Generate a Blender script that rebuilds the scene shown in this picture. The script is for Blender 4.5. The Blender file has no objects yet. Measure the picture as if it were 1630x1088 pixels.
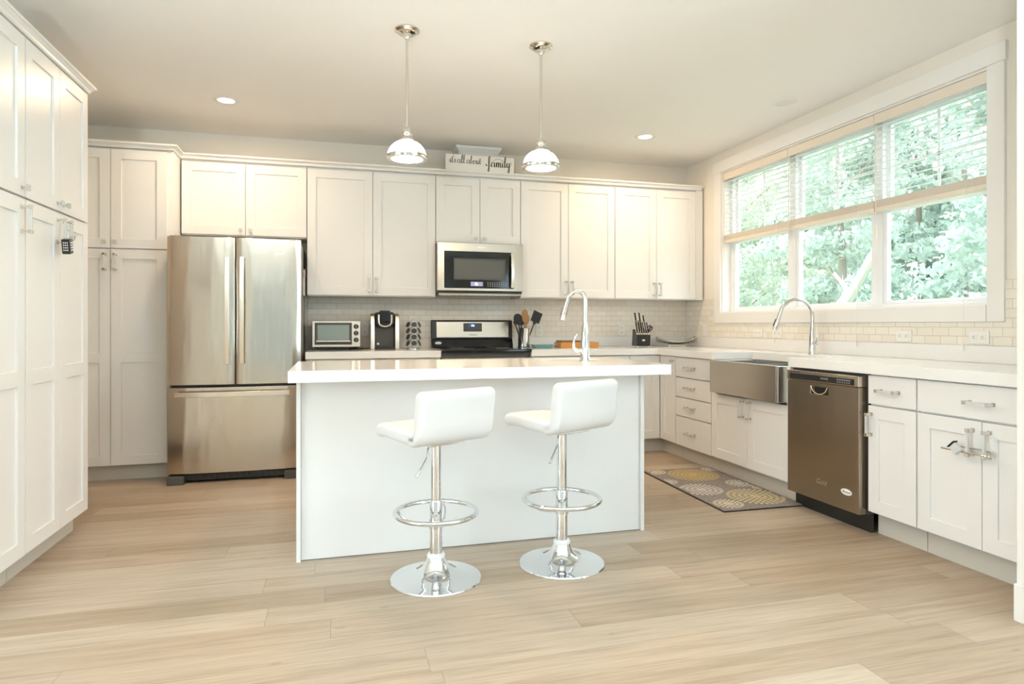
import bpy, bmesh, math, random
import numpy as np
from mathutils import Vector, Matrix
random.seed(7); rng = np.random.default_rng(7)
S = bpy.context.scene
COL = S.collection
PI = math.pi
R = math.radians

# ------------------------------------------------------------------ camera
cam_d = bpy.data.cameras.new('camera'); cam = bpy.data.objects.new('camera', cam_d); COL.objects.link(cam)
cam.location = (0, 0, 1.128)
cam.rotation_euler = (R(90), 0, -0.2671)
cam_d.sensor_width = 36.0; cam_d.sensor_fit = 'HORIZONTAL'
cam_d.lens = 1021.0 / 1630 * 36
cam_d.shift_y = (516.8 - 544) / 1630
cam_d.clip_start = 0.05; cam_d.clip_end = 200
S.camera = cam
S.view_settings.view_transform = 'Standard'; S.view_settings.look = 'None'
S.view_settings.exposure = 0.10; S.view_settings.gamma = 1.0
S.view_settings.use_curve_mapping = False

# ------------------------------------------------------------------ world + daylight + added side fill
W = bpy.data.worlds.new('world'); S.world = W; W.use_nodes = True
bg = W.node_tree.nodes['Background']
bg.inputs[0].default_value = (0.92, 0.97, 1.0, 1); bg.inputs[1].default_value = 5.5

def area(name, loc, rot, sx, sy, power, color, spread=180, shape='RECTANGLE'):
    d = bpy.data.lights.new(name, 'AREA'); d.shape = shape; d.size = sx; d.size_y = sy
    d.energy = power; d.color = color; d.spread = R(spread)
    o = bpy.data.objects.new(name, d); COL.objects.link(o); o.location = loc; o.rotation_euler = rot
    return o
COOL = (0.60, 0.84, 1.0); WARM = (1.0, 0.72, 0.45)
area('added_side_fill', (-5.5, -.5, 1.35), (0, R(-90), 0), 1.7, 4.0, 80, COOL)  # added fill for the right wall, placed in an unseen window
area('added_side_fill', (3.45, -1.2, 1.35), (0, R(90), 0), 1.7, 3.4, 85, COOL)  # added fill for the left cabinets, from an unseen window
portal = area('kitchen_window_portal', (3.57, 3.9, 1.88), (0, R(90), 0), 1.25, 2.46, 1, (1, 1, 1))
portal.data.cycles.is_portal = True

# ------------------------------------------------------------------ materials
def mat(name, color=(.8, .8, .8), rough=.5, metal=0., spec=.5, emit=None, estr=0., trans=0., coat=0., ior=1.45):
    m = bpy.data.materials.new(name); m.use_nodes = True
    b = m.node_tree.nodes['Principled BSDF']
    b.inputs['Base Color'].default_value = (*color, 1); b.inputs['Roughness'].default_value = rough
    b.inputs['Metallic'].default_value = metal; b.inputs['Specular IOR Level'].default_value = spec
    b.inputs['Transmission Weight'].default_value = trans; b.inputs['Coat Weight'].default_value = coat
    b.inputs['IOR'].default_value = ior
    if emit:
        b.inputs['Emission Color'].default_value = (*emit, 1); b.inputs['Emission Strength'].default_value = estr
    return m

class NT:
    def __init__(s, m): s.t = m.node_tree; s.b = s.t.nodes['Principled BSDF']
    def n(s, typ, **kw):
        n = s.t.nodes.new(typ)
        for k, v in kw.items(): setattr(n, k, v)
        return n
    def l(s, a, b): s.t.links.new(a, b)
    def math(s, op, a, b=None):
        n = s.n('ShaderNodeMath', operation=op)
        for i, v in enumerate((a, b)):
            if v is None: continue
            if isinstance(v, (int, float)): n.inputs[i].default_value = v
            else: s.l(v, n.inputs[i])
        return n.outputs[0]
    def mapped(s, scale):
        tc = s.n('ShaderNodeTexCoord'); mp = s.n('ShaderNodeMapping'); mp.inputs['Scale'].default_value = scale
        s.l(tc.outputs['Object'], mp.inputs['Vector']); return mp.outputs[0]
    def noise(s, vec, scale=1, detail=3, rough=.5):
        n = s.n('ShaderNodeTexNoise'); n.inputs['Scale'].default_value = scale; n.inputs['Detail'].default_value = detail
        n.inputs['Roughness'].default_value = rough; s.l(vec, n.inputs['Vector']); return n.outputs['Fac']
    def ramp(s, fac, stops):
        r = s.n('ShaderNodeValToRGB'); e = r.color_ramp.elements
        while len(e) < len(stops): e.new(.5)
        for k, (p, c) in enumerate(stops): e[k].position = p; e[k].color = (*c, 1)
        s.l(fac, r.inputs[0]); return r.outputs[0]
    def bump(s, h, dist, strength=1.):
        b = s.n('ShaderNodeBump'); b.inputs['Distance'].default_value = dist; b.inputs['Strength'].default_value = strength
        s.l(h, b.inputs['Height']); s.l(b.outputs[0], s.b.inputs['Normal']); return b
    def mix(s, fac, a, b, typ='MIX'):
        n = s.n('ShaderNodeMix', data_type='RGBA', blend_type=typ)
        for idx, v in ((0, fac), (6, a), (7, b)):
            if isinstance(v, (int, float)): n.inputs[idx].default_value = v
            elif isinstance(v, tuple): n.inputs[idx].default_value = (*v, 1)
            else: s.l(v, n.inputs[idx])
        return n.outputs[2]

def wall_mat(name, color, rough=.75, amount=.0006):
    m = mat(name, color, rough, spec=.3); t = NT(m)
    t.bump(t.noise(t.mapped((90, 90, 90)), 1, 4), amount); return m

def steel_mat(name, color, rough, ripple=0.0, brush_axis='z'):
    m = mat(name, color, rough, 1.0); t = NT(m)
    sc = (260, 260, 4) if brush_axis == 'z' else (4, 4, 260)
    h = t.math('MULTIPLY', t.noise(t.mapped(sc), 1, 2), .0035)
    if ripple:
        h = t.math('ADD', h, t.math('MULTIPLY', t.noise(t.mapped((5.5, 2.0, 1.1)), 1, 2, .4), ripple))
    t.bump(h, .02)
    return m

CEIL = (.93, .915, .885)
M = dict(
    wall=wall_mat('wall_paint', (.87, .82, .74)),
    ceil=wall_mat('ceiling_paint', CEIL, .8),
    trim=mat('trim_paint', (.87, .85, .82), .35),
    cab=mat('cabinet_paint', (.83, .82, .80), .32),
    cab_in=mat('cabinet_frame', (.70, .67, .62), .5),
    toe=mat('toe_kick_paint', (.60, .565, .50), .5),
    quartz=mat('quartz', (.88, .87, .85), .10, spec=.5),
    chrome=mat('chrome', (.80, .82, .84), .04, 1.),
    nickel=mat('polished_nickel', (.70, .665, .61), .12, 1.),
    fnickel=mat('faucet_metal', (.74, .75, .74), .10, 1.),
    crystal=mat('crystal', (.86, .88, .87), .06, trans=.35),
    steel=steel_mat('stainless', (.62, .57, .50), .17, .55),
    steel_p=steel_mat('stainless_panel', (.55, .485, .41), .24, .05),
    steel_d=steel_mat('stainless_dark', (.37, .315, .25), .27, .08),
    steel_h=mat('steel_handle', (.84, .77, .68), .24, 1.),
    sinksteel=mat('sink_steel', (.58, .58, .56), .3, 1.),
    black=mat('black_plastic', (.018, .018, .018), .3),
    blackg=mat('black_glass', (.012, .013, .014), .06),
    dark=mat('dark_grey', (.08, .078, .072), .45),
    grey=mat('grey_plastic', (.30, .29, .27), .4),
    leather=mat('white_leather', (.77, .765, .76), .38),
    plate=mat('outlet_plastic', (.86, .84, .79), .35),
    slot=mat('outlet_slot', (.10, .09, .08), .6),
    blind=mat('blind_slat', (.90, .89, .86), .4),
    vinyl=mat('window_vinyl', (.88, .90, .92), .35),
    cord=mat('cord_white', (.88, .87, .83), .6),
    wood=mat('spoon_wood', (.42, .22, .085), .5),
    bamboo=mat('bamboo', (.55, .26, .07), .45),
    teal=mat('teal_glaze', (.17, .36, .38), .25),
    sign=mat('sign_white', (.84, .81, .76), .6),
    ink=mat('ink', (.025, .022, .02), .7),
    ovglass=mat('oven_glass', (.30, .36, .33), .08, spec=.8),
    glow=mat('lamp_glow', (1, .95, .88), .3, emit=(1.0, .93, .82), estr=5.0),
    shade=mat('opal_shade', (1, .96, .9), .25, emit=(1.0, .93, .84), estr=4.5),
    lens_off=mat('lens_off', (.80, .81, .80), .4),
    led_blue=mat('display_blue', (.02, .03, .06), .2, emit=(.02, .07, .22), estr=1.0),
    led_white=mat('display_digits', (.8, .9, 1), .3, emit=(.75, .88, 1.0), estr=2.0),
    led_violet=mat('display_violet', (.2, .2, .3), .2, emit=(.30, .28, .46), estr=.8),
    logo=mat('logo_metal', (.85, .85, .82), .2, 1.),
    emblem=mat('emblem_white', (.86, .86, .84), .3),
    pink=mat('booklet_pink', (.75, .50, .44), .6),
    paper=mat('booklet_paper', (.72, .66, .64), .7),
    bowlm=mat('pewter', (.46, .42, .36), .28, .85),
    potp=mat('dried_petals', (.62, .50, .38), .8),
    podcup=mat('pod_white', (.80, .78, .74), .4),
    podlid=mat('pod_lid', (.06, .055, .05), .35),
    trunk=mat('bark', (.34, .30, .26), .9),
    pale_trunk=mat('pale_bark', (.62, .60, .55), .9),
    ground=mat('lawn', (.22, .32, .20), .95),
    sky_block=mat('sky_block_grey', (.22, .25, .28), .8),
    red=mat('red_tab', (.55, .12, .07), .5),
)

# floor: pale oak planks laid along X
mf = mat('oak_floor', rough=.42, spec=.35); t = NT(mf)
tc = t.n('ShaderNodeTexCoord'); sp = t.n('ShaderNodeSeparateXYZ'); t.l(tc.outputs['Object'], sp.inputs[0])
PW, PL = .160, 1.75
ry = t.math('DIVIDE', sp.outputs['Y'], PW); row = t.math('FLOOR', ry)
wn = t.n('ShaderNodeTexWhiteNoise', noise_dimensions='1D'); t.l(row, wn.inputs['W'])
xs = t.math('ADD', t.math('DIVIDE', sp.outputs['X'], PL), t.math('MULTIPLY', wn.outputs['Value'], 7.3)); colid = t.math('FLOOR', xs)
cb = t.n('ShaderNodeCombineXYZ'); t.l(row, cb.inputs[0]); t.l(colid, cb.inputs[1])
wn2 = t.n('ShaderNodeTexWhiteNoise', noise_dimensions='3D'); t.l(cb.outputs[0], wn2.inputs['Vector'])
base = t.ramp(wn2.outputs['Value'], [(0, (.385, .295, .208)), (.35, (.435, .343, .255)), (.7, (.475, .383, .29)), (1, (.525, .438, .345))])
off = t.n('ShaderNodeVectorMath', operation='ADD'); t.l(tc.outputs['Object'], off.inputs[0])
sc3 = t.n('ShaderNodeVectorMath', operation='SCALE'); t.l(wn2.outputs['Color'], sc3.inputs[0]); sc3.inputs['Scale'].default_value = 30
t.l(sc3.outputs[0], off.inputs[1])
mp = t.n('ShaderNodeMapping'); mp.inputs['Scale'].default_value = (1.6, 26, 1); t.l(off.outputs[0], mp.inputs[0])
g1 = t.noise(mp.outputs[0], 1, 5, .62)
mp2 = t.n('ShaderNodeMapping'); mp2.inputs['Scale'].default_value = (5, 150, 1); t.l(off.outputs[0], mp2.inputs[0])
g2 = t.noise(mp2.outputs[0], 1, 3, .6)
gr = t.ramp(g1, [(.30, (.84, .80, .74)), (.5, (1, 1, 1)), (.70, (1.10, 1.10, 1.09))])
c1 = t.mix(1.0, base, gr, 'MULTIPLY')
c2 = t.mix(1.0, c1, t.ramp(g2, [(.3, (.90, .88, .85)), (.62, (1.05, 1.05, 1.05))]), 'MULTIPLY')
mp3 = t.n('ShaderNodeMapping'); mp3.inputs['Scale'].default_value = (2.2, 7, 1); t.l(off.outputs[0], mp3.inputs[0])
vor = t.n('ShaderNodeTexVoronoi'); vor.inputs['Scale'].default_value = 1.0; t.l(mp3.outputs[0], vor.inputs['Vector'])
knot = t.math('LESS_THAN', vor.outputs['Distance'], .055)
c3 = t.mix(t.math('MULTIPLY', knot, .35), c2, (.25, .17, .10))
fy = t.math('FRACT', ry); fx = t.math('FRACT', xs)
seam = t.math('MAXIMUM', t.math('LESS_THAN', fy, .014), t.math('LESS_THAN', fx, .0018))
t.l(t.mix(t.math('MULTIPLY', seam, .42), c3, (.24, .165, .10)), t.b.inputs['Base Color'])
t.bump(t.math('SUBTRACT', t.math('MULTIPLY', g2, .25), seam), .0008)
M['floor'] = mf

def tile_mat(name, axis):
    m = mat(name, rough=.14, spec=.5); t = NT(m)
    tc = t.n('ShaderNodeTexCoord'); sp = t.n('ShaderNodeSeparateXYZ'); t.l(tc.outputs['Object'], sp.inputs[0])
    cb = t.n('ShaderNodeCombineXYZ'); t.l(sp.outputs[axis], cb.inputs[0]); t.l(t.math('SUBTRACT', sp.outputs['Z'], 1.015), cb.inputs[1])
    br = t.n('ShaderNodeTexBrick'); t.l(cb.outputs[0], br.inputs['Vector'])
    br.offset = .5; br.inputs['Scale'].default_value = 1
    br.inputs['Color1'].default_value = (.84, .78, .68, 1); br.inputs['Color2'].default_value = (.89, .84, .75, 1)
    br.inputs['Mortar'].default_value = (.67, .61, .53, 1)
    br.inputs['Mortar Size'].default_value = .0016; br.inputs['Mortar Smooth'].default_value = .3; br.inputs['Bias'].default_value = 0
    br.inputs['Brick Width'].default_value = .103; br.inputs['Row Height'].default_value = .050
    t.l(br.outputs['Color'], t.b.inputs['Base Color'])
    wob = t.noise(t.mapped((9, 9, 9)), 1, 1)
    t.bump(t.math('ADD', t.math('MULTIPLY', br.outputs['Fac'], -1.0), t.math('MULTIPLY', wob, .8)), .0012)
    return m
M['tile_x'] = tile_mat('subway_tile_back', 'X'); M['tile_y'] = tile_mat('subway_tile_right', 'Y')

# wicker-coloured bottom stack of blinds has a warm tone; thin window glass
gm = bpy.data.materials.new('window_glass'); gm.use_nodes = True; nt = gm.node_tree; nt.nodes.clear()
o_ = nt.nodes.new('ShaderNodeOutputMaterial'); mx = nt.nodes.new('ShaderNodeMixShader'); tr = nt.nodes.new('ShaderNodeBsdfTransparent')
gl = nt.nodes.new('ShaderNodeBsdfGlossy'); gl.inputs['Roughness'].default_value = .02; tr.inputs[0].default_value = (.97, .985, .98, 1)
mx.inputs[0].default_value = .05; nt.links.new(tr.outputs[0], mx.inputs[1]); nt.links.new(gl.outputs[0], mx.inputs[2]); nt.links.new(mx.outputs[0], o_.inputs[0])
M['glass'] = gm
M['blind_rail'] = mat('blind_rail', (.82, .73, .62), .45)

def hazed_leaf_mat(name, c1, c2):
    m = bpy.data.materials.new(name); m.use_nodes = True; t = NT(m)
    t.b.inputs['Roughness'].default_value = .6
    n = t.noise(t.mapped((1.3, 1.3, 1.3)), 1, 4, .7)
    c = t.ramp(n, [(.35, c1), (.65, c2)])
    t.l(c, t.b.inputs['Base Color'])
    tl = t.n('ShaderNodeBsdfTranslucent'); t.l(c, tl.inputs[0])
    mx = t.n('ShaderNodeMixShader'); mx.inputs[0].default_value = .45
    t.l(t.b.outputs[0], mx.inputs[1]); t.l(tl.outputs[0], mx.inputs[2])
    t.l(mx.outputs[0], t.t.nodes['Material Output'].inputs[0]); return m
M['leaf_a'] = hazed_leaf_mat('leaf_green', (.52, .62, .55), (.68, .75, .68))  # leaf colours paled to paint in haze and window glare
M['leaf_b'] = hazed_leaf_mat('leaf_pale', (.55, .65, .60), (.70, .77, .72))
M['leaf_c'] = hazed_leaf_mat('leaf_yellow_green', (.56, .64, .50), (.72, .77, .65))
M['leaf_d'] = hazed_leaf_mat('leaf_bluish', (.46, .59, .55), (.62, .72, .67))

# ------------------------------------------------------------------ mesh helpers
class MB:
    def __init__(s): s.v = []; s.f = []; s.m = []
    def add(s, verts, faces, mi=0):
        k = len(s.v); s.v += [tuple(v) for v in verts]; s.f += [tuple(k + i for i in f) for f in faces]; s.m += [mi] * len(faces)
        return s
    def box(s, x0, x1, y0, y1, z0, z1, mi=0, T=None):
        V = [(x0, y0, z0), (x1, y0, z0), (x1, y1, z0), (x0, y1, z0), (x0, y0, z1), (x1, y0, z1), (x1, y1, z1), (x0, y1, z1)]
        if T is not None: V = [tuple(T @ Vector(v)) for v in V]
        return s.add(V, [(0, 3, 2, 1), (4, 5, 6, 7), (0, 1, 5, 4), (1, 2, 6, 5), (2, 3, 7, 6), (3, 0, 4, 7)], mi)
    def tube(s, pts, r, seg=12, mi=0, closed=False, caps=True):
        P = [Vector(p) for p in pts]; n = len(P); rr = r if isinstance(r, (list, tuple)) else [r] * n
        V = []; prev = None
        for i in range(n):
            a = P[(i - 1) % n] if (closed or i > 0) else P[i]; b = P[(i + 1) % n] if (closed or i < n - 1) else P[i]
            d = (b - a).normalized()
            if prev is None:
                u = d.orthogonal().normalized()
            else:
                u = (prev - d * prev.dot(d)).normalized()
            prev = u; w = d.cross(u)
            for k in range(seg):
                an = 2 * PI * k / seg; V.append(P[i] + rr[i] * (math.cos(an) * u + math.sin(an) * w))
        F = []
        for i in range(n if closed else n - 1):
            j = (i + 1) % n
            for k in range(seg):
                F.append((i * seg + k, i * seg + (k + 1) % seg, j * seg + (k + 1) % seg, j * seg + k))
        if caps and not closed:
            F.append(tuple(range(seg))[::-1]); F.append(tuple((n - 1) * seg + k for k in range(seg)))
        return s.add(V, F, mi)
    def lathe(s, prof, cx=0, cy=0, seg=32, mi=0, T=None):
        V = []; F = []; n = len(prof)
        for r, z in prof:
            for k in range(seg):
                a = 2 * PI * k / seg; V.append(Vector((cx + r * math.cos(a), cy + r * math.sin(a), z)))
        if T is not None: V = [T @ v for v in V]
        for i in range(n - 1):
            for k in range(seg):
                F.append((i * seg + k, i * seg + (k + 1) % seg, (i + 1) * seg + (k + 1) % seg, (i + 1) * seg + k))
        if prof[0][0] > 1e-6: F.append(tuple(range(seg))[::-1])
        if prof[-1][0] > 1e-6: F.append(tuple((n - 1) * seg + k for k in range(seg)))
        return s.add(V, F, mi)
    def cyl(s, p0, p1, r, seg=16, mi=0): return s.tube([p0, p1], r, seg, mi)
    def prism(s, poly, f, w0, w1, mi=0):
        """poly list of (u,v); f maps (u,v,w) to xyz"""
        n = len(poly); V = [f(u, v, w0) for u, v in poly] + [f(u, v, w1) for u, v in poly]
        F = [tuple(range(n))[::-1], tuple(range(n, 2 * n))] + [(i, (i + 1) % n, n + (i + 1) % n, n + i) for i in range(n)]
        return s.add(V, F, mi)
    def cells(s, us, vs, H, w0, f, mi=0):
        """blocky height field: H[i][j] is the front height of cell i,j (None = hole), back at w0"""
        idx = {}; V = []; F = []
        def vid(u, v, w):
            k = (round(u, 6), round(v, 6), round(w, 6))
            if k not in idx: idx[k] = len(V); V.append(f(u, v, w))
            return idx[k]
        nu, nv = len(us) - 1, len(vs) - 1
        def h(i, j):
            if i < 0 or j < 0 or i >= nu or j >= nv or H[i][j] is None: return None
            return H[i][j]
        for i in range(nu):
            for j in range(nv):
                a = h(i, j)
                if a is None: continue
                u0, u1, v0, v1 = us[i], us[i + 1], vs[j], vs[j + 1]
                F.append((vid(u0, v0, a), vid(u1, v0, a), vid(u1, v1, a), vid(u0, v1, a)))
                F.append((vid(u0, v0, w0), vid(u0, v1, w0), vid(u1, v1, w0), vid(u1, v0, w0)))
                for (di, dj, p, q) in ((-1, 0, (u0, v1), (u0, v0)), (1, 0, (u1, v0), (u1, v1)), (0, -1, (u0, v0), (u1, v0)), (0, 1, (u1, v1), (u0, v1))):
                    b = h(i + di, j + dj); lo = w0 if b is None else b
                    if (a - lo) * (1 if a > w0 else -1) > 1e-7:
                        F.append((vid(*p, lo), vid(*q, lo), vid(*q, a), vid(*p, a)))
        return s.add(V, F, mi)
    def build(s, name, mats, parent=None, bevel=0., seg=2, smooth=True, angle=40):
        me = bpy.data.meshes.new(name); me.from_pydata(s.v, [], s.f)
        for m in (mats if isinstance(mats, (list, tuple)) else [mats]): me.materials.append(M[m] if isinstance(m, str) else m)
        for p, mi in zip(me.polygons, s.m): p.material_index = mi
        bm = bmesh.new(); bm.from_mesh(me); bmesh.ops.recalc_face_normals(bm, faces=bm.faces); bm.to_mesh(me); bm.free()
        if smooth:
            me.polygons.foreach_set('use_smooth', [True] * len(me.polygons)); me.set_sharp_from_angle(angle=R(angle))
        o = bpy.data.objects.new(name, me); COL.objects.link(o)
        if parent: o.parent = parent
        if bevel:
            b = o.modifiers.new('bevel', 'BEVEL'); b.width = bevel; b.segments = seg; b.limit_method = 'ANGLE'; b.angle_limit = R(40); b.harden_normals = True
        return o

XYZ = lambda u, v, w: (u, v, w)
FRONT = lambda u, v, w: (u, -w, v)       # u right, v up, w towards the viewer (local -y)

def tag(o, label=None, cat=None, group=None, kind=None):
    if label: o['label'] = label
    if cat: o['category'] = cat
    if group: o['group'] = group
    if kind: o['kind'] = kind
    return o
def thing(name, label, cat, loc=(0, 0, 0), rz=0, group=None):
    o = bpy.data.objects.new(name, None); COL.objects.link(o); o.location = loc; o.rotation_euler = (0, 0, rz); o.empty_display_size = .1
    return tag(o, label, cat, group)
def struct(mb, name, mats, parent=None, **kw):
    o = mb.build(name, mats, parent, **kw)
    if parent is None: o['kind'] = 'structure'
    return o
def kids(o): return [c for c in bpy.data.objects if c.parent == o]
def copy_tree(o, parent=None):
    c = o.copy(); COL.objects.link(c)
    if parent is not None: c.parent = parent
    for ch in kids(o): copy_tree(ch, c)
    return c
def text_mb(txt, size, f, shear=0., depth=.0006, align='CENTER'):
    cu = bpy.data.curves.new('lettering', 'FONT'); cu.body = txt; cu.size = size; cu.shear = shear; cu.align_x = align; cu.align_y = 'CENTER'
    cu.extrude = depth; cu.resolution_u = 3
    o = bpy.data.objects.new('lettering', cu); COL.objects.link(o)
    me = bpy.data.meshes.new_from_object(o.evaluated_get(bpy.context.evaluated_depsgraph_get()))
    mb = MB(); mb.add([f(*v.co) for v in me.vertices], [tuple(p.vertices) for p in me.polygons])
    bpy.data.objects.remove(o); bpy.data.curves.remove(cu); bpy.data.meshes.remove(me)
    return mb
def catmull(pts, n=8):
    P = [Vector(p) for p in pts]; P = [P[0] * 2 - P[1]] + P + [P[-1] * 2 - P[-2]]; out = []
    for i in range(1, len(P) - 2):
        a, b, c, d = P[i - 1:i + 3]
        for k in range(n):
            q = k / n
            out.append(.5 * ((2 * b) + (c - a) * q + (2 * a - 5 * b + 4 * c - d) * q * q + (3 * b - a - 3 * c + d) * q ** 3))
    out.append(P[-2]); return out

# ------------------------------------------------------------------ room shell
XL, XR, YB, YR, ZC = -1.97, 3.39, 5.76, -5.52, 2.705
XF = -5.6
struct(MB().box(XF - .15, XR + .17, YR - .15, YB + .15, -.12, 0), 'floor', 'floor')
struct(MB().box(XF - .15, XR + .17, YR - .15, YB + .15, ZC, ZC + .12), 'ceiling', 'ceil')
struct(MB().box(XL - .15, XR + .17, YB, YB + .15, 0, ZC), 'wall_back', 'wall')
struct(MB().box(XL - .15, XL, 2.84, YB, 0, ZC), 'wall_left', 'wall')
struct(MB().cells([YR, -2.6, 1.6, 2.84], [0, .45, 2.25, ZC], [[XF] * 3, [XF, None, XF], [XF] * 3], XF - .15, lambda u, v, w: (w, u, v)), 'wall_far_left', 'wall')
wl = struct(MB().box(XF - .12, XF - .06, -2.6, -2.53, .45, 2.25).box(XF - .12, XF - .06, 1.53, 1.6, .45, 2.25).box(XF - .12, XF - .06, -.54, -.46, .45, 2.25).box(XF - .12, XF - .06, -2.53, 1.53, .45, .52).box(XF - .12, XF - .06, -2.53, 1.53, 2.18, 2.25), 'window_4', 'trim')  # unseen window, added to bring fill onto the right wall
struct(MB().box(XF - .15, XL - .15, 2.84, 2.99, 0, ZC), 'wall_hall', 'wall')
WY0, WY1, WZ0, WZ1 = 2.655, 5.14, 1.236, 2.517
A_ = XR + .16
struct(MB().cells([YR, -3.0, .6, WY0, WY1, YB], [0, .45, WZ0, 2.25, WZ1, ZC], [[A_] * 5, [A_, None, None, A_, A_], [A_] * 5, [A_, A_, None, None, A_], [A_] * 5], XR, lambda u, v, w: (w, u, v)), 'wall_right', 'wall')
struct(MB().box(XR + .06, XR + .12, -3.0, -2.93, .45, 2.25).box(XR + .06, XR + .12, .53, .6, .45, 2.25).box(XR + .06, XR + .12, -1.24, -1.16, .45, 2.25).box(XR + .06, XR + .12, -2.93, .53, .45, .52).box(XR + .06, XR + .12, -2.93, .53, 2.18, 2.25), 'window_5', 'trim')  # unseen window, added to bring fill onto the left cabinets
rear = [XF - .15, -1.6, .4, 1.0, 3.0, XR + .17]
struct(MB().cells(rear, [0, .08, 2.32, ZC], [[YR] * 3, [YR, None, YR], [YR] * 3, [YR, None, YR], [YR] * 3], YR - .15, lambda u, v, w: (u, w, v)), 'wall_rear', 'wall')
for k, (a, b) in enumerate(((-1.6, .4), (1.0, 3.0))):
    mb = MB(); m_ = (a + b) / 2
    mb.box(a, a + .06, YR - .1, YR - .04, .08, 2.32).box(b - .06, b, YR - .1, YR - .04, .08, 2.32).box(m_ - .05, m_ + .05, YR - .1, YR - .04, .08, 2.32)
    mb.box(a + .06, b - .06, YR - .1, YR - .04, .08, .16).box(a + .06, b - .06, YR - .1, YR - .04, 2.24, 2.32)
    d = struct(mb, 'door_%d' % (k + 1), 'vinyl')
    MB().box(a + .06, b - .06, YR - .075, YR - .07, .16, 2.24).build('glass_pane', 'glass', d)
# wall return closing the right cabinet run
struct(MB().box(2.512, XR, 1.735, 1.858, 0, ZC), 'wall_return', 'trim')
struct(MB().box(2.494, 2.512, 1.717, 1.858, 0, .142).box(2.494, XR, 1.717, 1.735, 0, .142), 'baseboard_return', 'trim', bevel=.003)
# tiles
struct(MB().box(-.235, XR - .008, YB - .008, YB, 1.016, 1.366), 'trim_1', 'tile_x')
struct(MB().cells([1.86, 2.56, 5.25, YB - .009], [1.016, 1.144, 1.366], [[XR - .008] * 2, [XR - .008, None], [XR - .008] * 2], XR, lambda u, v, w: (w, u, v)), 'trim_2', 'tile_y')
# window casing
mb = MB(); x0 = XR - .018
mb.box(x0, XR, WY1, WY1 + .1, 1.145, 2.517).box(x0, XR, WY0 - .095, WY0, 1.145, 2.517)
mb.box(x0 - .004, XR, WY0 - .105, WY1 + .11, 2.517, 2.617).box(x0 - .004, XR, WY0, WY1, 1.145, WZ0)
struct(mb, 'trim_3', 'trim', bevel=.002)
# jamb liner
mb = MB(); mb.box(XR - .0, XR + .10, WY1 - .012, WY1, WZ0, WZ1).box(XR, XR + .10, WY0, WY0 + .012, WZ0, WZ1).box(XR, XR + .10, WY0 + .012, WY1 - .012, WZ1 - .012, WZ1).box(XR, XR + .10, WY0 + .012, WY1 - .012, WZ0, WZ0 + .012)
struct(mb, 'trim_4', 'trim')

# three double-hung windows
edges = [WY1 - .012, 4.300, 3.470, WY0 + .012]
for k in range(3):
    y1, y0 = edges[k], edges[k + 1]
    f = MB(); xa, xb = XR + .085, XR + .155; z0, z1 = WZ0 + .012, WZ1 - .012; fr = .034
    f.box(xa, xb, y0, y0 + fr, z0, z1).box(xa, xb, y1 - fr, y1, z0, z1).box(xa, xb, y0 + fr, y1 - fr, z0, z0 + .018).box(xa, xb, y0 + fr, y1 - fr, z1 - fr, z1)
    win = struct(f, 'window_%d' % (k + 1), 'vinyl', bevel=.003)
    a, b = y0 + fr, y1 - fr; st = .030
    def sash(name, xs0, xs1, za, zb, top, bot, grid):
        m = MB(); m.box(xs0, xs1, a, a + st, za, zb).box(xs0, xs1, b - st, b, za, zb).box(xs0, xs1, a + st, b - st, za, za + bot).box(xs0, xs1, a + st, b - st, zb - top, zb)
        if grid:
            ym = (a + b) / 2; zm = (za + zb) / 2
            m.box(xs0 + .012, xs1 - .012, ym - .011, ym + .011, za + bot, zb - top)
            m.box(xs0 + .012, xs1 - .012, a + st, b - st, zm - .011, zm + .011)
        o = m.build(name, 'vinyl', win, bevel=.003)
        xm = (xs0 + xs1) / 2
        MB().box(xm - .002, xm + .002, a + st - .004, b - st + .004, za + bot - .004, zb - top + .004).build('glass_pane', 'glass', o)
    sash('lower_sash', xa + .006, xa + .034, z0 + .018, 1.905, .045, .020, False)
    sash('upper_sash', xa + .037, xa + .064, 1.868, z1 - fr, .030, .035, True)

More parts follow.
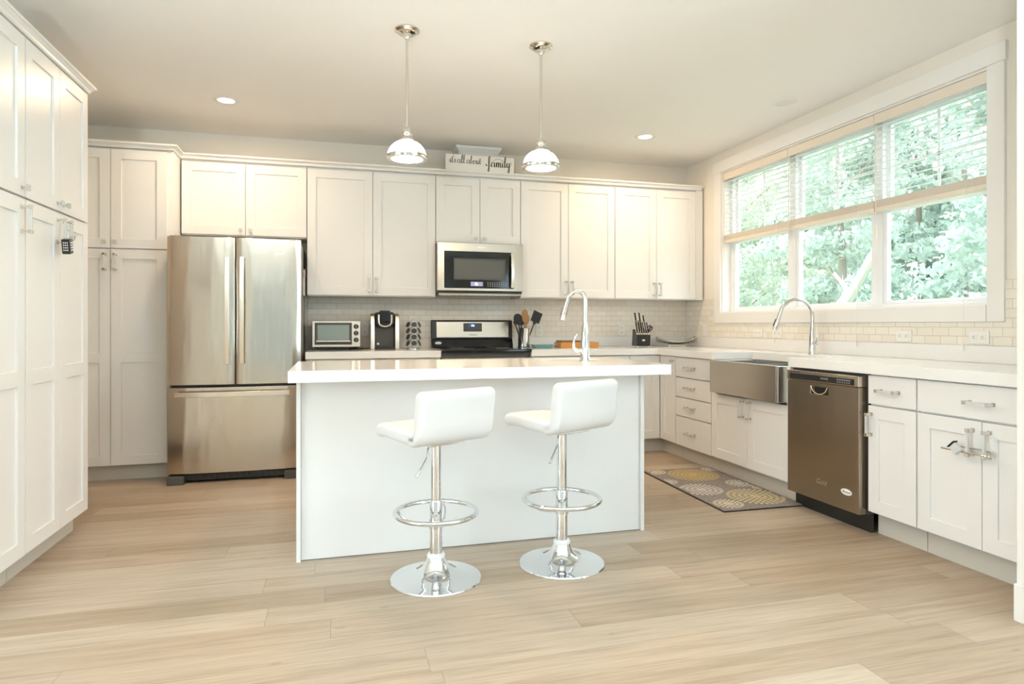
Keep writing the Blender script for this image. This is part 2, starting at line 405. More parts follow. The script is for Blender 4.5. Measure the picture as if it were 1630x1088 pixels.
# ------------------------------------------------------------------ cabinets
def shaker(u0, u1, z0, z1, mid=None, rail=.068, th=.019, style='shaker'):
    """door mesh; local front plane y=0, back at y=th"""
    g = .0018; u0 += g; u1 -= g; z0 += g; z1 -= g
    fm = lambda u, v, w: (u, th - w, v)
    if style == 'slab':
        return MB().cells([u0, u1], [z0, z1], [[th]], 0, fm)
    b = .004
    us = [u0, u0 + rail, u1 - rail, u1]
    if mid: vs = [z0, z0 + rail, mid - rail / 2, mid + rail / 2, z1 - rail, z1]; rec = {1, 3}
    else: vs = [z0, z0 + rail, z1 - rail, z1]; rec = {1}
    H = [[th - .009 if (i == 1 and j in rec) else th for j in range(len(vs) - 1)] for i in range(3)]
    return MB().cells(us, vs, H, 0, fm)
def pull(u, z, vertical=True, L=.125, y=0.):
    mb = MB(); h = L / 2; out = .034
    for s in (-1, 1):
        c = s * (h - .008)
        if vertical:
            mb.box(u - .009, u + .009, y - .004, y, z + c - .009, z + c + .009); mb.box(u - .005, u + .005, y - out, y - .004, z + c - .005, z + c + .005)
            mb.box(u - .0085, u + .0085, y - out - .009, y - out + .007, z + s * h - (.016 if s > 0 else 0), z + s * h + (0 if s > 0 else .016))
        else:
            mb.box(u + c - .009, u + c + .009, y - .004, y, z - .009, z + .009); mb.box(u + c - .005, u + c + .005, y - out, y - .004, z - .005, z + .005)
            mb.box(u + s * h - (.016 if s > 0 else 0), u + s * h + (0 if s > 0 else .016), y - out - .009, y - out + .007, z - .0085, z + .0085)
    if vertical: mb.box(u - .006, u + .006, y - out - .007, y - out + .005, z - h + .016, z + h - .016, 1)
    else: mb.box(u - h + .016, u + h - .016, y - out - .007, y - out + .005, z - .006, z + .006, 1)
    return mb
def knob(u, z, y=0.):
    mb = MB(); mb.box(u - .008, u + .008, y - .003, y, z - .008, z + .008); mb.cyl((u, y - .003, z), (u, y - .018, z), .005, 10)
    mb.prism([(u - .010, z - .010), (u + .010, z - .010), (u + .010, z + .010), (u - .010, z + .010)], lambda a, b, w: (a, w, b), y - .022, y - .016, 1)
    mb.box(u - .013, u + .013, y - .031, y - .022, z - .013, z + .013, 1)
    return mb

def cabinet(name, label, loc, rz, w, d, z0, z1, fronts, toe=None, cat='cabinet', group=None, extra=None, body=None):
    root = thing(name, label, cat, (loc[0], loc[1], 0), rz, group)
    b = MB()
    if body: body(b)
    else: b.box(.001, w - .001, .0215, d, z0, z1)
    b.build('body', 'cab', root, bevel=.001)
    if toe:
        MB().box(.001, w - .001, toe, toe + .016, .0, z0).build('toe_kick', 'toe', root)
    for fr in fronts:
        kind, u0, u1, a, c, kw = fr
        mb = shaker(u0, u1, a, c, kw.get('mid'), kw.get('rail', .068), style='slab' if kind == 'drawer' else 'shaker')
        dobj = mb.build(kind, 'cab', root, bevel=.0013)
        for hd in kw.get('h', []):
            if hd[0] == 'knob': knob(hd[1], hd[2]).build('knob', ['nickel', 'crystal'], dobj, bevel=.001)
            else: pull(hd[1], hd[2], hd[0] == 'v').build('handle', ['nickel', 'crystal'], dobj, bevel=.0008)
    if extra: extra(root)
    return root

DEP = .60
# --- left run, faces +X (local x = +Y)
def tallpair(u0, w):
    h = u0 + w / 2
    return [('door', u0, h, 1.690, 2.400, dict(h=[('knob', h - .036, 1.727)])), ('door', h, u0 + w, 1.690, 2.400, dict(h=[('knob', h + .036, 1.727)])),
            ('door', u0, h, .112, 1.684, dict(mid=.893, h=[('v', h - .036, 1.590)])), ('door', h, u0 + w, .112, 1.684, dict(mid=.893, h=[('v', h + .036, 1.590)]))]
cabinet('tall_cabinet', 'tall white pantry cabinet at left edge whose handles carry the black padlock', (-1.325, 3.302), R(90), .736, DEP, .112, 2.405, tallpair(0, .736), toe=.072)
cabinet('tall_cabinet', 'tall white single door cabinet cut off by left photo border', (-1.325, 2.86), R(90), .440, DEP, .112, 2.405,
        [('door', 0, .438, 1.690, 2.400, dict(h=[('knob', .402, 1.727)])), ('door', 0, .438, .112, 1.684, dict(mid=.893, h=[('v', .402, 1.590)]))], toe=.072)
# --- back pantry
def pantry_body(b):
    b.box(.001, .79, .0215, .55, .112, 2.405); 
cabinet('pantry_cabinet', 'tall white pantry cabinet standing left of the refrigerator', (-1.95, 5.205), 0, .79, .55, .112, 2.405,
        [('door', 0.0, .384, 1.680, 2.395, dict(h=[('knob', .350, 1.725)])), ('door', .384, .752, 1.680, 2.395, dict(h=[('knob', .417, 1.725)])),
         ('door', 0.0, .384, .116, 1.674, dict(mid=.890, h=[('v', .350, 1.580)])), ('door', .384, .752, .116, 1.674, dict(mid=.890, h=[('v', .417, 1.580)]))], toe=.072, body=pantry_body)
# --- wall cabinets on the back wall
YU = 5.42
def upper(label, x0, xm, x1, z0, hk, group='white wall cabinets along the back wall', wx=None):
    w = x1 - x0; m = xm - x0
    if hk == 'knob': ha, hb = [('knob', m - .036, z0 + .042)], [('knob', m + .036, z0 + .042)]
    else: ha, hb = [('v', m - .030, z0 + .092)], [('v', m + .030, z0 + .092)]
    def body(b):
        b.box(.001, (wx or w) - .001, .0215, YB - YU - .001, z0 - .002, 2.405)
        if wx: b.box(w + .002, wx - .001, .004, .0215, z0 - .002, 2.405)
    return cabinet('wall_cabinet', label, (x0, YU), 0, w, YB - YU - .001, z0, 2.405,
            [('door', 0, m, z0 + .004, 2.390, dict(h=ha)), ('door', m, w, z0 + .004, 2.390, dict(h=hb))], group=group, body=body)
upper('short white two-door wall cabinet above the refrigerator', -1.150, -.690, -.231, 1.826, 'knob')
upper('tall white wall cabinet directly above the toaster oven and coffee maker', -.229, .290, .812, 1.366, 'v')
upper('short white wall cabinet with crystal knobs directly above the microwave', .814, 1.196, 1.561, 1.828, 'knob')
upper('tall white wall cabinet immediately right of the microwave, behind the island faucet', 1.563, 2.009, 2.461, 1.366, 'v')
upper('tall white wall cabinet in the corner beside the window, over the knife block', 2.463, 2.882, 3.297, 1.366, 'v', wx=.909)

# crown mouldings
PROF = [(-.045, 2.4055), (0.0, 2.4055), (.004, 2.4055), (.010, 2.411), (.012, 2.421), (.026, 2.432), (.033, 2.434), (.033, 2.446), (-.045, 2.446)]
def sweep(path, prof, side):
    """plan path swept with mitres; side=+1 pushes profile to the right of travel"""
    P = [Vector((p[0], p[1])) for p in path]; n = len(P); N = []
    for i in range(n):
        ds = []
        if i > 0: ds.append((P[i] - P[i - 1]).normalized())
        if i < n - 1: ds.append((P[i + 1] - P[i]).normalized())
        ns = [Vector((d.y, -d.x)) * side for d in ds]
        m = ns[0] if len(ns) == 1 else (ns[0] + ns[1]) / (1 + ns[0].dot(ns[1]))
        N.append(m)
    V = []; k = len(prof)
    for i in range(n):
        for o, z in prof: V.append((P[i].x + N[i].x * o, P[i].y + N[i].y * o, z))
    F = [tuple(range(k))[::-1], tuple((n - 1) * k + j for j in range(k))]
    for i in range(n - 1):
        for j in range(k): F.append((i * k + j, i * k + (j + 1) % k, (i + 1) * k + (j + 1) % k, (i + 1) * k + j))
    return MB().add(V, F)
tag(sweep([(-1.955, 5.205), (-1.159, 5.205), (-1.159, 5.42), (3.352, 5.42)], PROF, 1).build('crown_molding', 'cab', smooth=False),
    'white crown moulding stepping along the tops of the back wall cabinets', 'crown molding')
tag(sweep([(-1.325, 2.86), (-1.325, 4.038), (-1.93, 4.038)], PROF, 1).build('crown_molding', 'cab', smooth=False),
    'white crown moulding on top of the tall cabinets at far left', 'crown molding')

# --- base cabinets, back wall (front plane y = 5.135)
YD = 5.135
def bdoors(w, m): return [('door', 0, m, .125, .862, dict(h=[('v', m - .034, .76)])), ('door', m, w, .125, .862, dict(h=[('v', m + .034, .76)]))]
cabinet('base_cabinet', 'white base cabinet under the toaster oven, mostly behind the island', (-.225, YD), 0, 1.034, DEP, .118, .865, bdoors(1.034, .517), toe=.07)
cabinet('base_cabinet', 'white base cabinet right of the range, mostly behind the island', (1.572, YD), 0, .900, DEP, .118, .865, bdoors(.90, .45), toe=.07)
# corner cabinet with two doors meeting in the corner
cc = thing('corner_cabinet', 'white corner base cabinet with two narrow doors meeting at right angle', 'cabinet', (0, 0, 0))
MB().cells([2.474, 2.7865, 3.37], [4.864, 5.1565, 5.735], [[None, .865], [.865, .865]], .118, XYZ).build('body', 'cab', cc)
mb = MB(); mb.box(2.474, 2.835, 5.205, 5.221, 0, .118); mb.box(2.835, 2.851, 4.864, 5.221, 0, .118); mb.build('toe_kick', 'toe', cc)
d = shaker(2.474, 2.764, .125, .862); d.v = [(x, y + YD, z) for x, y, z in d.v]; d.build('door', 'cab', cc, bevel=.0013)
d = shaker(0, .268, .125, .862); d.v = [(2.765 + y, 5.134 - x, z) for x, y, z in d.v]; d = d.build('door', 'cab', cc, bevel=.0013)
k = knob(.225, .822); k.v = [(2.765 + y, 5.134 - x, z) for x, y, z in k.v]; k.build('knob', ['nickel', 'crystal'], d, bevel=.001)

# --- base cabinets, right wall (front plane x = 2.765, local x = -Y)
XD = 2.765
cabinet('drawer_cabinet', 'white bank of four drawers left of the farmhouse sink', (XD, 4.862), R(-90), .531, DEP, .118, .865,
        [('drawer', .002, .529, .694, .860, dict(h=[('h', .245, .777)])), ('drawer', .002, .529, .529, .690, dict(h=[('h', .245, .615)])),
         ('drawer', .002, .529, .372, .525, dict(h=[('h', .245, .453)])), ('drawer', .002, .529, .124, .368, dict(h=[('h', .245, .242)]))], toe=.07)
def sinkbody(b):
    b.box(.001, .884, .0215, DEP, .118, .600); b.box(.001, .060, .004, .0215, .61, .865); b.box(.850, .884, .004, .0215, .618, .865)
    b.box(.001, .045, .0215, DEP, .600, .865); b.box(.860, .884, .0215, DEP, .600, .865)
cabinet('sink_cabinet', 'white two-door cabinet under the steel farmhouse sink', (XD, 4.330), R(-90), .885, DEP, .118, .60,
        [('door', .002, .442, .128, .612, dict(h=[('v', .400, .535)])), ('door', .442, .883, .128, .616, dict(h=[('v', .484, .532)]))], toe=.07, body=sinkbody)
cabinet('base_cabinet', 'narrow white cabinet with one drawer and door right of the dishwasher', (XD, 2.832), R(-90), .301, DEP, .118, .865,
        [('drawer', .002, .300, .704, .860, dict(h=[('h', .145, .781)])), ('door', .002, .300, .125, .698, dict(h=[('v', .026, .596)]))], toe=.07)
cabinet('base_cabinet', 'wide white cabinet at right edge, its two door handles locked together', (XD, 2.529), R(-90), .664, DEP, .118, .865,
        [('drawer', .002, .663, .704, .860, dict(h=[('h', .331, .779)])), ('door', .002, .332, .125, .698, dict(h=[('v', .292, .601)])), ('door', .332, .663, .125, .698, dict(h=[('v', .369, .601)]))], toe=.07)

# --- worktops
tag(MB().box(-.229, .810, 5.110, YB - .002, .866, .922).build('countertop', 'quartz', bevel=.002), 'white quartz countertop under the toaster oven left of the range', 'countertop')
us = [1.566, 2.738, 3.075, XR - .003]; vs = [1.861, 3.432, 4.256, 5.112, YB - .002]
H = [[None, None, None, .922], [.922, None, .922, .922], [.922] * 4]
mb = MB(); mb.cells(us, vs, H, .866, XYZ)
ct = mb.build('countertop', 'quartz', bevel=.002)
tag(ct, 'L-shaped white quartz countertop around the corner with notch for farmhouse sink', 'countertop')
mb = MB(); mb.box(1.566, XR - .003, YB - .022, YB - .009, .9225, 1.0155); mb.box(XR - .022, XR - .009, 1.861, YB - .0225, .9225, 1.0155)
mb.build('upstand', 'quartz', ct, bevel=.001)

# --- farmhouse sink
sk = thing('farmhouse_sink', 'stainless steel apron front double sink under the window', 'sink', (0, 0, 0))
mb = MB(); ya, yb, xa, xb = 3.482, 4.246, 2.702, 3.10; zt, zb_ = .8645, .632
mb.cells([2.702, 2.735, 3.085, 3.105], [3.480, 3.505, 3.860, 3.885, 4.225, 4.248], [[zt] * 5, [zt, .66, zt - .012, .66, zt], [zt] * 5], .632, XYZ)
mb.build('basin', 'sinksteel', sk, bevel=.004)
ap = MB(); n = 10
poly = [(3.500 + .752 * i / n, 2.701) for i in range(n + 1)]
ap.prism([(y, x) for y, x in poly] + [(4.252, 2.745), (3.500, 2.745)], lambda u, v, w: (v, u, w), .628, .8655)
ap.build('apron', 'steel_p', sk, bevel=.003)

# --- kitchen island
isl = thing('kitchen_island', 'white kitchen island base with flat panel facing the bar stools', 'island', (0, 0, 0))
MB().box(-.184, -.164, 3.204, 3.80, 0, .8655).build('side_panel', 'cab', isl, bevel=.001)
MB().box(1.609, 1.629, 3.204, 3.80, 0, .8655).build('side_panel', 'cab', isl, bevel=.001)
it = tag(MB().cells([-.211, 1.17, 1.50, 1.703], [3.040, 3.50, 3.76, 3.842], [[.920] * 3, [.920, None, .920], [.920] * 3], .866, XYZ).build('island_countertop', 'quartz', bevel=.002),
         'thick white quartz slab on top of the island', 'countertop')
MB().cells([-.163, 1.155, 1.515, 1.608], [3.223, 3.485, 3.775, 3.79], [[.8655] * 3, [.8655, .64, .8655], [.8655] * 3], .004, XYZ).build('body', 'cab', isl)
bs = thing('bar_sink', 'small undermount steel sink in the island top behind the faucet', 'sink', (0, 0, 0))
MB().cells([1.162, 1.178, 1.492, 1.508], [3.492, 3.508, 3.752, 3.768], [[.865] * 3, [.865, .70, .865], [.865] * 3], .685, XYZ).build('basin', 'sinksteel', bs, bevel=.003)
MB().lathe([(.0, .701), (.04, .701), (.04, .704), (.0, .704)], 1.335, 3.63, 20).build('drain', 'chrome', bs)

# ------------------------------------------------------------------ faucets
def faucet(label, loc, rz, Hh, reach, body_r, mt):
    """local +x is the spout direction"""
    r = thing('faucet', label, 'faucet', loc, rz)
    MB().lathe([(body_r * 1.35, 0), (body_r * 1.35, .006), (body_r * 1.15, .012), (body_r * 1.08, .10), (body_r * .82, .18), (body_r * .62, .22), (0, .22)], seg=24).build('body', mt, r)
    rad = reach / 2; zc = Hh - rad; pts = [(0, 0, .20), (0, 0, zc * .75 + .05)] + [(rad - rad * math.cos(a), 0, zc + rad * math.sin(a)) for a in [PI * k / 14 * .93 for k in range(15)]]
    MB().tube(pts, .0125, 14).build('spout', mt, r)
    e = Vector(pts[-1]); dd = (Vector(pts[-1]) - Vector(pts[-2])).normalized()
    sh = MB(); sh.tube([e - dd * .005, e + dd * .045, e + dd * .075, e + dd * .12, e + dd * .128], [.0135, .0145, .017, .0185, .016], 16).build('spray_head', mt, r)
    a = MB(); a.tube([e + dd * .05 + Vector((.015, 0, 0)), e + dd * .10 + Vector((.020, 0, 0))], .005, 8); a.build('spray_button', 'dark', r)
    return r
f1 = faucet('tall chrome pull-down faucet on the white island top', (1.375, 3.435, .9205), R(128), .405, .115, .024, 'chrome')
h = MB(); h.tube(catmull([(.02, .012, .065), (.045, .02, .06), (.062, .026, .075), (.066, .028, .105), (.058, .026, .135), (.046, .02, .155)], 5), [.012] * 11 + [.009] * 5 + [.006] * 5 + [.005] * 5, 10); 
h.v = [tuple(Matrix.Rotation(R(30), 3, 'Z') @ Vector(v)) for v in h.v]; h.build('lever', 'chrome', f1)
f2 = faucet('polished gooseneck faucet behind the farmhouse sink in front of window', (3.235, 3.80, .9225), R(168), .385, .235, .021, 'fnickel')
h = MB(); h.cyl((0, .018, .075), (0, .05, .075), .013, 14); h.tube([(0, .048, .075), (0, .062, .10), (0, .066, .145), (0, .064, .155)], [.008, .0065, .005, .003], 10); h.build('lever', 'fnickel', f2)

# ------------------------------------------------------------------ refrigerator
fg = thing('refrigerator', 'stainless steel french door refrigerator with bottom freezer drawer', 'refrigerator', (-.7025, 4.98, 0))
hw = .4495
def curved(x0, x1, z0, z1, th=.07, bulge=.016, n=14):
    mb = MB(); F = []; V = []
    for i in range(n + 1):
        x = x0 + (x1 - x0) * i / n; q = x / hw; y = .016 - bulge * (1 - q * q)
        e = min(x - x0, x1 - x); 
        if e < .012: y += .010 * (1 - math.sqrt(max(0, 1 - (1 - e / .012) ** 2)))
        V += [(x, y, z0), (x, y, z1)]
    k = len(V); V += [(x0, th, z0), (x0, th, z1), (x1, th, z0), (x1, th, z1)]
    for i in range(n): F.append((2 * i, 2 * i + 2, 2 * i + 3, 2 * i + 1))
    F.append((k, 0, 1, k + 1)); F.append((2 * n, k + 2, k + 3, 2 * n + 1)); F.append((k + 2, k, k + 1, k + 3))
    F.append(tuple(2 * i for i in range(n + 1))[::-1] + (k, k + 2)); F.append(tuple(2 * i + 1 for i in range(n + 1)) + (k + 3, k + 1))
    return mb.add(V, F)
MB().box(-.445, .445, .075, .74, .035, 1.745).build('body', 'grey', fg, bevel=.004)
def bow(p0, p1, out, n=14, w=.030, t=.012, up=(0, 0, 1)):
    """flat bar bowed outwards (local -y)"""
    P0, P1 = Vector(p0), Vector(p1); a = (P1 - P0).normalized(); s = a.cross(Vector((0, 1, 0))).normalized(); V = []; F = []
    for i in range(n + 1):
        q = i / n; c = P0.lerp(P1, q) + Vector((0, -out * (.55 + .45 * math.sin(PI * q)), 0))
        for (ss, tt) in ((-1, 0), (1, 0), (1, 1), (-1, 1)): V.append(c + s * ss * w / 2 + Vector((0, -t * tt, 0)))
    for i in range(n):
        for k in range(4): F.append((4 * i + k, 4 * i + (k + 1) % 4, 4 * i + 4 + (k + 1) % 4, 4 * i + 4 + k))
    F.append((3, 2, 1, 0)); F.append(tuple(4 * n + k for k in range(4)))
    mb = MB().add(V, F)
    for q, P in ((.05, P0), (.95, P1)):
        c = P0.lerp(P1, q); mb.box(c.x - .011, c.x + .011, c.y - out * .7, c.y + .012, c.z - .011, c.z + .011)
    return mb
dl = curved(-hw, -.0035, .700, 1.757).build('door', 'steel', fg, bevel=.003)
bow((-.050, .003, .846), (-.050, .003, 1.615), .050).build('handle', 'steel_h', dl, bevel=.003)
dr = curved(.0035, hw, .700, 1.757).build('door', 'steel', fg, bevel=.003)
bow((.048, .003, .846), (.048, .003, 1.615), .050).build('handle', 'steel_h', dr, bevel=.003)
text_mb('Whirlpool', .026, lambda x, y, z: (.272 + x, .0065 - z, 1.650 + y), .25).build('logo', 'logo', dr)
text_mb('GOLD', .012, lambda x, y, z: (.270 + x, .0065 - z, 1.628 + y)).build('logo', 'logo', dr)
fd = curved(-hw, hw, .072, .682).build('freezer_drawer', 'steel', fg, bevel=.003)
bow((-.392, -.001, .636), (.372, -.001, .636), .052, w=.036).build('handle', 'steel_h', fd, bevel=.003)
MB().box(-.43, .43, .05, .074, .685, .697).build('gasket', 'black', fg)
mb = MB().box(-.36, .36, .03, .074, .020, .066)
for i in range(16): mb.box(-.34 + i * .043, -.31 + i * .043, .026, .03, .028, .058)
mb.build('grille', 'black', fg)
for s in (-1, 1):
    MB().prism([(-.015, 0), (.16, 0), (.16, .028), (.06, .060), (-.015, .060)], lambda u, v, w: (s * (.445 - w), u, v), 0, .11).build('foot', 'dark', fg, bevel=.004)
    MB().box(s * .40 - .04, s * .40 + .04, .05, .16, 1.7455, 1.766).build('hinge_cover', 'grey', fg, bevel=.004)
bk = thing('booklet', 'pink and white papers hanging on right side of refrigerator', 'booklet', (-.2545, 5.40, 1.36))
MB().box(0, .010, -.10, .10, 0, .15).build('pages', 'paper', bk, bevel=.002)
MB().box(.0, .013, -.10, .10, .151, .205).build('clip', 'pink', bk, bevel=.002)

# ------------------------------------------------------------------ microwave
mw = thing('microwave', 'stainless over the range microwave with dark glass door', 'microwave', (1.187, 5.33, 1.395))
MB().box(-.373, .373, .045, .428, .0, .4265).build('body', 'dark', mw, bevel=.002)
mb = MB().cells([-.374, -.316, .288, .374], [.020, .045, .352, .427], [[.045] * 3, [.045, .036, .045], [.045] * 3], 0, lambda u, v, w: (u, .0445 - w, v))
dm = mb.build('door', 'steel_p', mw, bevel=.004)
MB().box(-.315, .287, .004, .0085, .046, .351).build('glass', 'blackg', dm)
MB().cells([-.235, -.225, .205, .215], [.115, .125, .285, .295], [[.0045] * 3, [.0045, None, .0045], [.0045] * 3], 0, lambda u, v, w: (u, .0042 - w, v)).build('window_frame', 'dark', dm)
MB().box(-.225, .205, .0025, .0042, .125, .285).build('window_mesh', mat('mesh_screen', (.11, .105, .09), .25), dm)
bow((.268, .0, .048), (.268, .0, .350), .036, w=.026, t=.010).build('handle', 'steel_h', dm, bevel=.003)
MB().box(-.09, .015, .0028, .0042, .062, .098).build('display', 'led_violet', dm)
mb = MB()
for (a, b) in ((-.052, .020), (-.043, .020), (-.034, .012)): mb.box(a, a + .006, .0018, .0028, .070, .070 + b)
mb.build('clock_digits', 'led_white', dm)
mb = MB()
for i in range(9):
    for j in range(3): mb.box(.055 + i * .020, .065 + i * .020, .003, .0042, .060 + j * .014, .067 + j * .014)
mb.build('button', 'grey', dm)
text_mb('Whirlpool', .017, lambda x, y, z: (.0 + x, -.0006 - z, .390 + y), .2).build('logo', 'logo', dm)
mb = MB().box(-.36, .36, .02, .25, -.016, -.0005)
for i in range(12): mb.box(-.33 + i * .056, -.29 + i * .056, .03, .20, -.018, -.016)
mb.build('vent_grille', 'steel_d', mw)

# ------------------------------------------------------------------ range
rg = thing('range', 'black and stainless freestanding kitchen range between the two back counters', 'range', (1.190, 5.10, 0))
MB().box(-.374, .374, .035, .645, .05, .905).build('body', 'dark', rg, bevel=.002)
mb = MB(); mb.box(-.374, .374, -.015, .600, .906, .930)
ck = mb.build('cooktop', 'blackg', rg, bevel=.006)
for (x, y, r) in ((-.19, .13, .10), (.19, .13, .085), (-.19, .42, .075), (.19, .42, .10)):
    MB().lathe([(r, .9302), (r, .9308), (r - .004, .9308), (r - .004, .9302)], x, y, 32).build('burner', 'grey', ck)
MB().prism([(.575, .931), (.600, .931), (.645, .931), (.645, 1.0), (.605, 1.0)], lambda u, v, w: (w, u, v), -.374, .374).build('riser', 'blackg', rg, bevel=.003)
mb = MB().prism([(.598, 1.002), (.648, 1.002), (.648, 1.172), (.625, 1.172), (.612, 1.165)], lambda u, v, w: (w, u, v), -.374, .374)
bgd = mb.build('backguard', 'black', rg, bevel=.006)
nrm = lambda q: .5985 + .0135 * q
MB().prism([(-.330, 1.014), (.336, 1.014), (.336, 1.157), (-.330, 1.157)], lambda u, v, w: (u, .598 + (v - 1.002) * .0859 - w, v), .0, .006).build('control_panel', 'steel_p', bgd, bevel=.003)
MB().prism([(-.085, 1.068), (.085, 1.068), (.085, 1.144), (-.085, 1.144)], lambda u, v, w: (u, .598 + (v - 1.002) * .0859 - w, v), .006, .009).build('keypad', 'dark', bgd, bevel=.002)
MB().prism([(-.035, 1.108), (.030, 1.108), (.030, 1.138), (-.035, 1.138)], lambda u, v, w: (u, .598 + (v - 1.002) * .0859 - w, v), .009, .010).build('display', 'led_blue', bgd)
mb = MB()
for (a, b, hh) in ((-.012, .003, .016), (-.004, .005, .016), (.006, .003, .016), (.012, .003, .010)):
    mb.prism([(a, 1.114), (a + b, 1.114), (a + b, 1.114 + hh), (a, 1.114 + hh)], lambda u, v, w: (u, .598 + (v - 1.002) * .0859 - w, v), .010, .0108)
mb.build('clock_digits', 'led_white', bgd)
text_mb('Whirlpool', .018, lambda x, y, z: (.004 + x, .598 + (1.038 - 1.002) * .0859 - .0065 - z, 1.038 + y), .2).build('logo', 'ink', bgd)
mb = MB(); T = Matrix.Translation((-.315, .588, .966)) @ Matrix.Rotation(R(90), 4, 'X') @ Matrix.Scale(2.4, 4, (1, 0, 0)); mb.lathe([(0, 0), (.0115, 0), (.0125, .002), (0, .0035)], seg=24, T=T); mb.build('emblem', 'emblem', rg)
od = MB().box(-.374, .374, .0, .034, .26, .86).build('oven_door', 'steel_d', rg, bevel=.004)
MB().box(-.26, .26, -.004, -.0005, .36, .70).build('oven_window', 'blackg', od)
mb = MB().cyl((-.33, -.05, .80), (.33, -.05, .80), .012); mb.box(-.30, -.27, -.045, .0, .79, .81).box(.27, .30, -.045, .0, .79, .81); mb.build('handle', 'steel_h', od)
MB().box(-.374, .374, .0, .034, .07, .25).build('storage_drawer', 'steel_d', rg, bevel=.004)

# ------------------------------------------------------------------ dishwasher
dw = thing('dishwasher', 'stainless steel dishwasher between the sink cabinet and narrow cabinet', 'dishwasher', (2.725, 3.442, 0), R(-90))
MB().box(.004, .596, .056, .60, .10, .860).build('body', 'dark', dw)
mb = MB()
us = [.022, .225, .365, .592]; vs = [.098, .722, .764, .788]
mb.cells(us, vs, [[.05] * 3, [.05, .026, .05], [.05] * 3], 0, lambda u, v, w: (u, .05 - w, v))
dd_ = mb.build('door', 'steel_d', dw, bevel=.004)
mb = MB(); mb.tube([(.229 + .132 * (i / 10), -.001, .766 - .044 * math.sin(PI * i / 10) ** .5) for i in range(11)], .004, 8); mb.build('handle', 'steel_h', dd_)
MB().box(.228, .362, .0225, .0235, .7225, .7635).build('pocket', 'black', dd_)
MB().box(.022, .592, -.004, .05, .790, .850).build('control_panel', 'steel_p', dw, bevel=.004)
cp = MB().box(.050, .562, -.006, -.0042, .797, .831).build('fascia', 'black', dw)
for i in range(5): MB().box(.315 + i * .012, .322 + i * .012, -.0068, -.0062, .812, .822).build('button', 'grey', dw)
for i in range(6):
    MB().box(.44 + i * .017, .452 + i * .017, -.0068, -.0062, .817, .824).build('button', 'grey', dw)
    MB().box(.44 + i * .017, .449 + i * .017, -.0068, -.0062, .804, .810).build('indicator', 'grey', dw)
mb = MB()
for i in range(5): mb.box(.058 + i * .018, .069 + i * .018, -.0050, -.0042, .838, .844)
mb.build('vent_slot', 'black', dw)
MB().box(.006, .60, .075, .09, .0, .098).build('kick_plate', 'black', dw)
text_mb('Gold', .042, lambda x, y, z: (.312 + x, -.0006 - z, .213 + y), .3).build('logo', 'logo', dd_)
T = Matrix.Translation((.505, -.0005, .203)) @ Matrix.Rotation(R(90), 4, 'X') @ Matrix.Scale(2.3, 4, (1, 0, 0))
e_ = MB().lathe([(0, 0), (.0165, 0), (.0175, .002), (0, .003)], seg=28, T=T).build('emblem', 'emblem', dd_)
text_mb('Whirlpool', .014, lambda x, y, z: (.505 + x, -.0036 - z, .203 + y), .2).build('emblem_lettering', 'ink', dd_)

# ------------------------------------------------------------------ bar stools
def slab(center, T, w, n_end=8):
    """upholstered slab: rounded thick sheet following centre line in (y,z), extruded across x with soft ends"""
    C = [Vector(c) for c in center]; n = len(C)
    tang = [(C[min(i + 1, n - 1)] - C[max(i - 1, 0)]).normalized() for i in range(n)]
    def outline(h, trim):
        P = []
        for i in range(n):
            nn = Vector((-tang[i].y, tang[i].x)); P.append(C[i] + nn * h)
        t = tang[-1]; nn = Vector((-t.y, t.x)); P += [C[-1] + (nn * math.cos(a) + t * math.sin(a) * 1.0) * h for a in [PI * k / n_end for k in range(1, n_end)]]
        for i in reversed(range(n)):
            nn = Vector((-tang[i].y, tang[i].x)); P.append(C[i] - nn * h)
        t = -tang[0]; nn = Vector((-t.y, t.x)); P += [C[0] + (nn * math.cos(a) + t * math.sin(a)) * h for a in [PI * k / n_end for k in range(1, n_end)]]
        return P
    V = []; F = []; rings = []
    r = T / 2
    prof = []
    for k in range(7):
        a = PI / 2 * k / 6; prof.append((w / 2 - r * .8 + r * .8 * math.sin(a), r * (.30 + .70 * math.cos(a))))
    stations = [(-x, h) for x, h in reversed(prof)] + prof
    for x, h in stations:
        ring = []
        for p in outline(h, 0): ring.append(len(V)); V.append((x, p.x, p.y))
        rings.append(ring)
    for a, b in zip(rings, rings[1:]):
        for k in range(len(a)): F.append((a[k], a[(k + 1) % len(a)], b[(k + 1) % len(a)], b[k]))
    F.append(tuple(rings[0])[::-1]); F.append(tuple(rings[-1]))
    return MB().add(V, F)
